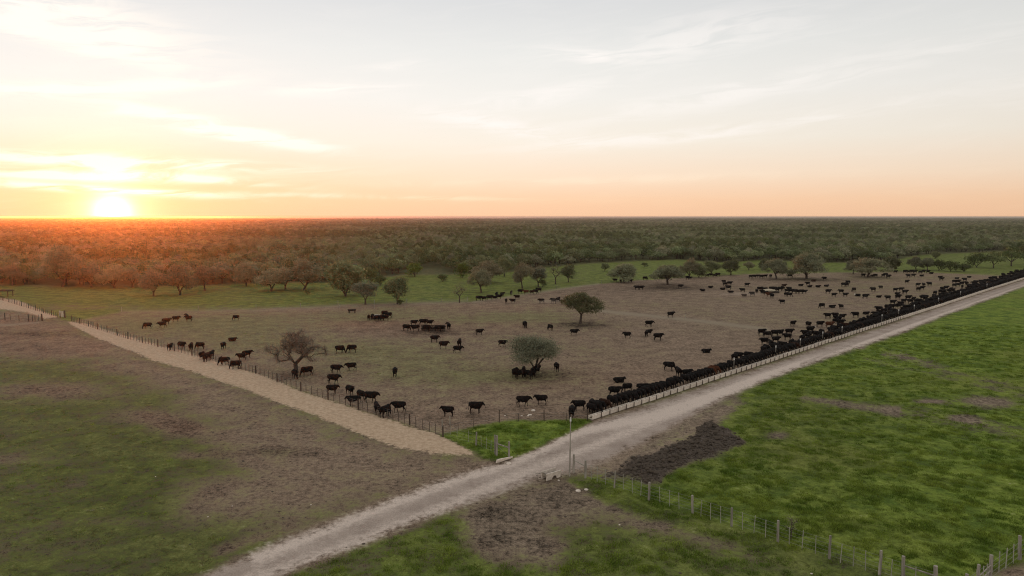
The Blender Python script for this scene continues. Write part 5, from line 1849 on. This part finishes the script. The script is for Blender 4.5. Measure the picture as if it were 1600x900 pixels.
# side fence and the rails at the bottom right corner
pp2 = [(*at(a_, b_), h_, f_) for a_, b_, h_, f_ in [(1509, 936, 1.75, 1.4), (1528, 922, 1.8, 1.35), (1547, 909, 1.95, 1.5), (1593, 873, 1.8, 1.5), (1650, 842, 1.7, 1.3)]]
bb2 = [(*at(a_, b_), 1.5, 1.3) for a_, b_ in [(1535, 918), (1541, 914), (1560.5, 893), (1571.5, 887), (1583, 880), (1607, 864), (1625, 855)]]
f2 = fence('side_fence', 'short grey post and rail fence in the bottom right corner by the bare track', pp2, bb2, 1.5, 4, None, False, 12, .007)
x0, y0 = pp2[0][:2]
z0 = ground_z(x0, y0)
for zz in (1.15, .75):
    for a, b in ((pp2[0], pp2[1]), (pp2[1], pp2[2])):
        beam((a[0] - x0, a[1] - y0, zz - (.35 if a is pp2[0] else .15)), (b[0] - x0, b[1] - y0, zz - (.15 if a is pp2[0] else -.1)), .045, WOODM, 'rail', f2)

# far pale pasture fence behind the pen
pp = [(*at(a_, b_), 1.3, .9) for a_, b_ in [(190, 487), (310, 485), (400, 483), (470, 481), (528, 477), (585, 475), (635, 474), (690, 472), (730, 470), (800, 462), (870, 451), (940, 443), (1000, 437)]]
fence('back_fence', 'faint wire fence between the back of the pen and the pasture', pp, [], 1.15, 3, None, False, 15)

# white gate and the short fence left of it
gx, gy = at(93, 495)
root = bpy.data.objects.new('gate', None)
C.objects.link(root)
root.location = (gx, gy, ground_z(gx, gy))
tag(root, None, 'white tubular field gate standing open at the top of the left fence', 'gate')
ge = at(105.5, 497.5) - at(93, 495)
ge = ge / np.linalg.norm(ge) * 2.9
for k in range(6):
    zz = .28 + k * .25
    beam((0, 0, zz), (ge[0], ge[1], zz), .040, WHITEP, 'rail', root)
for f in (0, .36, .7, 1):
    beam((ge[0] * f, ge[1] * f, .2), (ge[0] * f, ge[1] * f, 1.56), .040, WHITEP, 'upright', root)
o = link('gate_post', POSTD[0], root)
o.scale = (1.8, 1.8, 1.9)
o.location = (ge[0] * 1.06, ge[1] * 1.06, 0)
p0 = [(*at(a_, b_), 1.7, f_) for a_, b_, f_ in [(8, 500, .9), (45, 502, 1), (66, 501, 1.5)]]
b0_ = [(*at(a_, b_), 1.5, 1.5) for a_, b_ in [(16, 500), (30, 501), (51, 502), (55, 502), (60, 501)]]
fence('cross_fence', 'short dark post fence left of the white gate near the left edge', p0, b0_, 1.5, 3, None, True, 17)
x, y = at(6, 463)
rf = bpy.data.objects.new('rough_shelter', None)
C.objects.link(rf)
rf.location = (x, y, 0)
tag(rf, None, 'low dark brushwood shelter at the left frame edge above the pale strip', 'shelter')
for (a, b) in ((-2.2, -1), (2.0, -1), (-2.2, 1.2), (2.0, 1.2)):
    o = link('post', POSTD[1], rf)
    o.location = (a, b, 0)
    o.scale = (1.2, 1.2, 1.7)
o = link('roof', boxes_mesh('roof', [(0, 0, 1.78, 5.0, 3.0, .22, 0, .04), (.3, .1, 1.96, 3.9, 2.2, .18, 0, -.1)], [DARKM], .05), rf)

# ------------------------------------------------------------------ broken trough, slabs, stones, feeders
x, y = at(861, 747)
root = bpy.data.objects.new('discarded_trough', None)
C.objects.link(root)
root.location = (x, y, ground_z(x, y) + .02)
root.rotation_euler.z = R(36)
tag(root, None, 'discarded concrete trough on the ground by the road junction, arch cut in its side', 'trough')
# long side wall with the half-round opening, facing the camera
arc = [(.30 * math.cos(math.pi * k / 8), .02 + .34 * math.sin(math.pi * k / 8)) for k in range(9)]
prof = [(-.85, .02), (-.85, .52), (-.92, .62), (-.88, .72), (.88, .72), (.92, .62), (.85, .52), (.85, .02)] + [(c_ * 1 + .10, z_) for c_, z_ in arc]


def plate(name, prof_, th, mat, parent, loc=(0, 0, 0), rz=0, tilt=0):
    n = len(prof_)
    V = [(x_, -th / 2, z_) for x_, z_ in prof_] + [(x_, th / 2, z_) for x_, z_ in prof_]
    F = [tuple(range(n)), tuple(range(2 * n - 1, n - 1, -1))] + [(k, n + k, n + (k + 1) % n, (k + 1) % n) for k in range(n)]
    me = bpy.data.meshes.new(name)
    me.from_pydata(V, [], F)
    me.materials.append(mat)
    o_ = link(name, me, parent)
    o_.location = loc
    o_.rotation_euler = (tilt, 0, rz)
    return o_


plate('side_wall', prof, .09, CONC, root, (0, -.34, 0), 0, .10)
plate('side_wall', prof, .09, CONC, root, (0, .34, 0), 0, -.10)
plate('bottom_slab', [(-.80, .36), (-.80, .44), (.80, .44), (.80, .36)], .56, CONC2, root)
plate('end_wall', [(-.30, .40), (-.36, .66), (.36, .66), (.30, .40)], .08, CONC2, root, (-.82, 0, 0), R(90))
beam((-1.75, .25, .74), (-.80, .10, .66), .035, WOODM, 'stick', root)

x, y = at(787, 722)
root = bpy.data.objects.new('concrete_slab', None)
C.objects.link(root)
root.location = (x, y, ground_z(x, y) + .02)
root.rotation_euler.z = R(28)
tag(root, None, 'broken concrete trough piece leaning at the tip of the grass corner', 'slab')
plate('slab', [(-.95, .12), (-.9, .40), (-.55, .50), (.92, .50), (.95, .40), (.45, .34), (-.3, .16)], .10, CONC, root, (0, -.1, 0), 0, .25)
plate('slab', [(-.7, .0), (-.75, .22), (.1, .30), (.8, .22), (.9, .02)], .14, CONC2, root, (.1, .25, 0), R(6), -.5)
plate('foot', [(-.12, -.05), (-.12, .36), (.12, .36), (.14, -.05)], .3, CONC2, root, (-.6, .05, 0), R(10))


def rock(size, seed, sq=(1, 1, .5)):
    import bmesh
    bm = bmesh.new()
    bmesh.ops.create_icosphere(bm, subdivisions=2, radius=1)
    r_ = random.Random(seed)
    off = [Vector((r_.uniform(-1, 1), r_.uniform(-1, 1), r_.uniform(-1, 1))).normalized() for _ in range(7)]
    for v in bm.verts:
        d = 1 + sum(-.22 * max(0, v.co.dot(o_) - .55) for o_ in off) + r_.uniform(-.03, .03)
        v.co = Vector((v.co.x * sq[0], v.co.y * sq[1], v.co.z * sq[2])) * d * size
    me = bpy.data.meshes.new('stone')
    bm.to_mesh(me)
    bm.free()
    me.materials.append(CONC)
    return me


STONES = [(833, 642, .32, 'larger pale stone of the scatter in the pen above the grass corner'), (828, 649, .28, 'lower left pale lump of the scatter above the grass corner'), (825, 650, .16, 'small pale lump left in the scatter above the grass corner'),
          (815, 650, .15, 'lone small pale stone left of the stone scatter in the pen'), (789, 650, .13, 'small pale stone right of the two apart standing cows'), (903, 767, .26, 'pale stone on bare soil below the field fence start'),
          (916, 765, .22, 'pale flat stone right of the other below the field fence start'), (873, 751, .12, 'small pale stone right of the discarded trough'), (795, 725, .28, 'pale rubble lump beside the broken concrete piece'),
          (968, 820, .09, 'small pale stone in the grass under the lower right fence'), (486, 789, .07, 'tiny white stone on bare earth left of the road'), (363, 791, .07, 'tiny white stone on the dark bare patch lower left'), (325, 808, .07, 'tiny white stone low in the dark patch lower left'),
          (243, 745, .07, 'tiny white stone in the lower left grass'), (1268, 896, .09, 'small white stone at the bottom edge under the field fence')]
for n, (a_, b_, sz, lab) in enumerate(STONES):
    x, y = at(a_, b_)
    o = link('stone', rock(sz, n + 3), None, None, lab, 'stone', 'pale stones lying about')
    o.location = (x, y, ground_z(x, y) + sz * .15)
    o.rotation_euler.z = n

# feeders
x, y = at(590, 498)
root = bpy.data.objects.new('round_feeder', None)
C.objects.link(root)
root.location = (x, y, 0)
tag(root, None, 'low dark feeder with a white top among cattle, upper left of the pen', 'feeder')
link('ring', boxes_mesh('ring', [(1.6 * math.cos(2 * math.pi * k / 10), 1.6 * math.sin(2 * math.pi * k / 10), .38, .10, 1.02, .66, 0, 2 * math.pi * k / 10) for k in range(10)], [DARKM], .01), root)
link('cover', boxes_mesh('cover', [(-.2, 0, .82, 1.7, 1.3, .22, 0, .3), (-.2, 0, .62, 2.2, 1.8, .22, 0, .3)], [TARP], .08), root)
x, y = at(676, 516)
root = bpy.data.objects.new('long_feeder', None)
C.objects.link(root)
root.location = (x, y, 0)
root.rotation_euler.z = R(3)
tag(root, None, 'long dark wooden feeder with open slatted sides, left of mid pen', 'feeder')
link('tray', boxes_mesh('tray', [(0, 0, .35, 5.0, 1.2, .18, 0, 0), (0, -.6, .45, 5.0, .08, .34, 0, 0), (0, .6, .45, 5.0, .08, .34, 0, 0)], [DARKM], .01), root)
for k in range(5):
    for s_ in (-.55, .55):
        o = link('leg', POSTD[0], root)
        o.location = (-2.3 + k * 1.15, s_, 0)
        o.scale = (.9, .9, 1.05)
link('roof_rail', boxes_mesh('roof_rail', [(0, .55, 1.02, 5.1, .10, .12, 0, 0), (0, -.55, 1.02, 5.1, .10, .12, 0, 0)], [DARKM], .01), root)
x, y = at(1203, 458)
root = bpy.data.objects.new('hay_feeder', None)
C.objects.link(root)
root.location = (x, y, 0)
tag(root, None, 'pale heap of hay in a feeder hidden among the far packed cattle', 'feeder')
link('tray', boxes_mesh('tray', [(0, 0, .35, 5.6, 1.6, .5, 0, 0)], [DARKM], .02), root)
hay = rock(1.0, 77, (2.4, .9, .6))
hay.materials.clear()
hay.materials.append(simple_mat('hay', (.42, .36, .25), (.60, .54, .42), 4, .95, .05, .03))
o = link('hay', hay, root)
o.location = (-.3, 0, .85)
x, y = at(550, 489)
root = bpy.data.objects.new('mineral_box', None)
C.objects.link(root)
root.location = (x, y, 0)
tag(root, None, 'small dark box feeder on legs alone above the round feeder', 'feeder')
link('box', boxes_mesh('box', [(0, 0, .72, 1.9, .9, .42, 0, .05), (0, 0, .97, 2.1, 1.1, .08, 0, .05)], [DARKM], .02), root)
for a_ in (-.75, .75):
    for b_ in (-.33, .33):
        o = link('leg', POSTD[2], root)
        o.location = (a_, b_, 0)
        o.scale = (.8, .8, .55)
# pale post at the mid pen and few markers
for (a_, b_, h_, lab) in [(1071, 499, 1.3, 'thin pale marker post on the wheel track'), (585, 482, 2.4, 'thin pale pole left of the umbrella like tree at the pen back'),
                         (633, 482, 1.2, 'thin short pale post right of the umbrella like tree'), (531, 482, 1.4, 'thin pale post at the bend of the pen back'), (703, 662, 1.0, 'short pale stake at the left tip of the grass corner')]:
    x, y = at(a_, b_)
    o = link('marker_post', cyl_mesh('marker_post', .05, .045, h_, [DROP], 6), None, None, lab, 'post')
    o.location = (x, y, ground_z(x, y))

# ------------------------------------------------------------------ tufts of grass and clods near the camera
GRASSV = {}


def blades(name, n, h, spread, seed, mat):
    r_ = np.random.default_rng(seed)
    co, q = [], []
    for k in range(n):
        a = r_.uniform(0, 6.28)
        rr_ = spread * math.sqrt(r_.uniform(0, 1))
        x, y = rr_ * math.cos(a), rr_ * math.sin(a)
        hh = h * r_.uniform(.5, 1.1) * (1 - .45 * rr_ / spread)
        w = .018 * r_.uniform(.8, 1.6)
        t = r_.uniform(0, 6.28)
        lx, ly = math.cos(a) * hh * r_.uniform(.15, .75), math.sin(a) * hh * r_.uniform(.15, .75)
        wx, wy = math.cos(t) * w, math.sin(t) * w
        b0 = len(co)
        co += [(x - wx, y - wy, -.05), (x + wx, y + wy, -.05), (x + wx * .8 + lx * .4, y + wy * .8 + ly * .4, hh * .62), (x - wx * .8 + lx * .4, y - wy * .8 + ly * .4, hh * .62),
               (x + lx + wx * .2, y + ly + wy * .2, hh), (x + lx - wx * .2, y + ly - wy * .2, hh)]
        q += [(b0, b0 + 1, b0 + 2, b0 + 3), (b0 + 3, b0 + 2, b0 + 4, b0 + 5)]
    return mesh_np(name, co, q, [mat])


def grass_mat(name, c1, c2):
    m, t, b = new_mat(name)
    rnd = t.node('ShaderNodeObjectInfo').outputs['Random']
    z = t.node('ShaderNodeSeparateXYZ')
    pos = t.node('ShaderNodeNewGeometry').outputs['Position']
    n = t.noise(pos, .25, 3)
    c = t.mix(t.ss(n, .35, .65), (*c1, 1), (*c2, 1))
    c = t.mix(1.0, c, t.grey(t.m('ADD', t.m('MULTIPLY', rnd, .7), .65)), 'MULTIPLY')
    t.put(b.inputs['Base Color'], c)
    b.inputs['Roughness'].default_value = .7
    tl = t.node('ShaderNodeBsdfTranslucent')
    t.put(tl.inputs['Color'], c)
    mx = t.node('ShaderNodeMixShader')
    mx.inputs[0].default_value = .3
    t.l.new(b.outputs[0], mx.inputs[1])
    t.l.new(tl.outputs[0], mx.inputs[2])
    t.l.new(mx.outputs[0], [k for k in t.n if k.type == 'OUTPUT_MATERIAL'][0].inputs[0])
    return m


gv = grass_mat('tall_grass', (.115, .180, .022), (.210, .265, .038))
gd = grass_mat('dry_grass', (.100, .105, .040), (.170, .155, .070))
GT = [blades('tuft', 26, .34, .42, 1, gv), blades('tuft', 30, .26, .55, 2, gv), blades('tuft', 22, .20, .5, 3, gd)]


def tuft_points(n, seed):
    r_ = np.random.default_rng(seed)
    y = 36 + (155 - 36) * r_.uniform(0, 1, n) ** 1.25
    x = r_.uniform(-.86, .86, n) * (y + 4)
    A_, M_, h_ = region_maps(x, y)
    dens = np.clip((A_['grass'] - .45) * 1.8, 0, 1) * (1 - np.clip(A_['road'] * 2, 0, 1)) * (1 - np.clip(A_['straw'] * 2, 0, 1)) * (1 - np.clip(A_['mud'] * 2, 0, 1))
    clump = fbm(x / 1.4, y / 1.1, 61, 3)
    viv = A_['vivid']
    keep = r_.uniform(0, 1, n) < dens * np.clip((clump - .34) * 3.5, .08, 1) * np.where(viv > .3, 1.0, .45)
    x, y, h_, viv, clump = x[keep], y[keep], h_[keep], viv[keep], clump[keep]
    k = np.where(viv + r_.normal(0, .12, len(x)) > .32, r_.integers(0, 2, len(x)), 2)
    sc = (.55 + .7 * (clump - .4)) * r_.uniform(.75, 1.25, len(x)) * np.where(k == 2, .75, .95)
    return x, y, h_, k, sc


x, y, h_, k_, sc = tuft_points(120000, 4)
gme = bpy.data.meshes.new('grass_tufts')
gme.vertices.add(len(x))
gme.vertices.foreach_set('co', np.stack([x, y, h_], 1).astype(np.float32).ravel())
a_ = gme.attributes.new('sv', 'FLOAT_VECTOR', 'POINT')
a_.data.foreach_set('vector', np.stack([sc, sc, sc], 1).astype(np.float32).ravel())
a_ = gme.attributes.new('rv', 'FLOAT_VECTOR', 'POINT')
a_.data.foreach_set('vector', np.stack([sc * 0, sc * 0, np.random.default_rng(2).uniform(0, 6.28, len(x))], 1).astype(np.float32).ravel())
a_ = gme.attributes.new('kv', 'INT', 'POINT')
a_.data.foreach_set('value', k_.astype(np.int32))
grass = link('grass_tufts', gme, None, 'stuff', 'rough green grass tufts over the fields in the foreground', 'grass')
srcs = []
for k, (gm_, (a_, b_), lab) in enumerate(zip(GT, [(1020, 786), (1300, 872), (700, 870)],
                                            ['tall grass tuft under the field fence right of the manure heap', 'grass tuft at the foot of a fence post, lower right', 'dull grass tuft right of the road at the bottom'])):
    xx, yy = at(a_, b_)
    o = link('grass_tuft', gm_, None, 'stuff', lab, 'grass')
    o.location = (xx, yy, ground_z(xx, yy))
    srcs.append(o)
md = grass.modifiers.new('scatter', 'NODES')
md.node_group = scatter_nodes('grass_scatter', srcs)
print('tufts', len(x))

clod_m = simple_mat('dung', (.045, .036, .029), (.135, .108, .083), 6, .95, .05, .02)


def clod_points(n, seed, y0, y1, field, keepf):
    r_ = np.random.default_rng(seed)
    y = y0 + (y1 - y0) * r_.uniform(0, 1, n)
    x = r_.uniform(-.80, .80, n) * (y + 4)
    A_, M_, h_ = region_maps(x, y)
    keep = keepf(A_, M_, x, y) > r_.uniform(0, 1, n)
    return x[keep], y[keep], h_[keep]


x1, y1, h1 = clod_points(60000, 31, 60, 92, None, lambda A_, M_, x, y: np.clip(M_['mud'] * 1.5 - .4, 0, 1))
x2, y2, h2 = clod_points(34000, 32, 44, 210, None, lambda A_, M_, x, y: np.clip(1 - A_['grass'] * 1.1, 0, 1) * (1 - M_['road']) * (1 - M_['straw']) * (1 - np.clip(M_['mud'] * 3, 0, 1)) * np.clip((fbm(x / 4, y / 4, 19, 2) - .42) * 4, 0.03, 1) * .55)
for nm_, lb_, (xx, yy, hh), s0, s1, zf in (('manure_clods', 'rough dark clods covering the manure heap beside the road', (x1, y1, h1), .10, .34, .8), ('dung_pats', 'dark dung pats and clods strewn over the bare earth', (x2, y2, h2), .05, .17, .5)):
    me = bpy.data.meshes.new(nm_)
    k = len(xx)
    r_ = np.random.default_rng(5)
    me.vertices.add(k)
    me.vertices.foreach_set('co', np.stack([xx, yy, hh], 1).astype(np.float32).ravel())
    sz = s0 + (s1 - s0) * r_.uniform(0, 1, k) ** 2
    for an_, vals in (('sv', np.stack([sz, sz * r_.uniform(.6, 1, k), sz * zf], 1)), ('rv', np.stack([sz * 0, sz * 0, r_.uniform(0, 6.28, k)], 1))):
        a_ = me.attributes.new(an_, 'FLOAT_VECTOR', 'POINT')
        a_.data.foreach_set('vector', vals.astype(np.float32).ravel())
    a_ = me.attributes.new('kv', 'INT', 'POINT')
    a_.data.foreach_set('value', np.zeros(k, np.int32))
    o_ = link(nm_, me, None, 'stuff', lb_, 'dung')
    if nm_ == 'manure_clods':
        cm_ = rock(1.0, 99, (1, 1, .7))
        cm_.materials.clear()
        cm_.materials.append(clod_m)
        src_ = link('clod', cm_, None, 'stuff', 'single larger clod at the near tip of the manure heap', 'dung')
        ax, ay = at(1030, 756)
        src_.location = (ax, ay, ground_z(ax, ay) + .05)
        src_.scale = (.3, .25, .2)
    md = o_.modifiers.new('scatter', 'NODES')
    md.node_group = scatter_nodes(nm_, [src_])
    print(nm_, k)

# ------------------------------------------------------------------ dust and haze
def volume_mat(name, col, dens, anis):
    m = bpy.data.materials.new(name)
    m.use_nodes = True
    t = NT(m.node_tree)
    t.n.clear()
    out = t.node('ShaderNodeOutputMaterial')
    v = t.node('ShaderNodeVolumePrincipled')
    v.inputs['Color'].default_value = (*col, 1)
    v.inputs['Density'].default_value = dens
    v.inputs['Anisotropy'].default_value = anis
    t.l.new(v.outputs[0], out.inputs['Volume'])
    return m


dust_mesh = rock(1.0, 5, (1, 1, .6))
for (a_, b_, sx_, sy_, sz_, lab_) in ((863, 475, 5.5, 2.2, 1.1, 'faint dust kicked up behind the round green tree'), (1158, 463, 7.5, 2.5, 1.2, 'faint dust puff behind the cattle, centre right')):
    dm_ = dust_mesh.copy()
    dm_.materials.clear()
    dm_.materials.append(volume_mat('dust_air', (.85, .70, .58), .07, .2))
    x, y = at(a_, b_)
    o = link('dust', dm_, None, 'stuff', lab_, 'dust')
    o.location = (x, y, .75)
    o.scale = (sx_, sy_, sz_)
HB = 37000.0
hz = boxes_mesh('haze', [(0, 8050.0, (25.7 - 1.2) / 2, 2 * HB, 17900.0, 25.7 + 1.2, 0, 0)], [volume_mat('haze_air', (.95, .93, .90), 6.8e-5, .85)])
link('haze', hz, None, 'stuff', 'thin evening haze lying over the whole plain', 'haze')
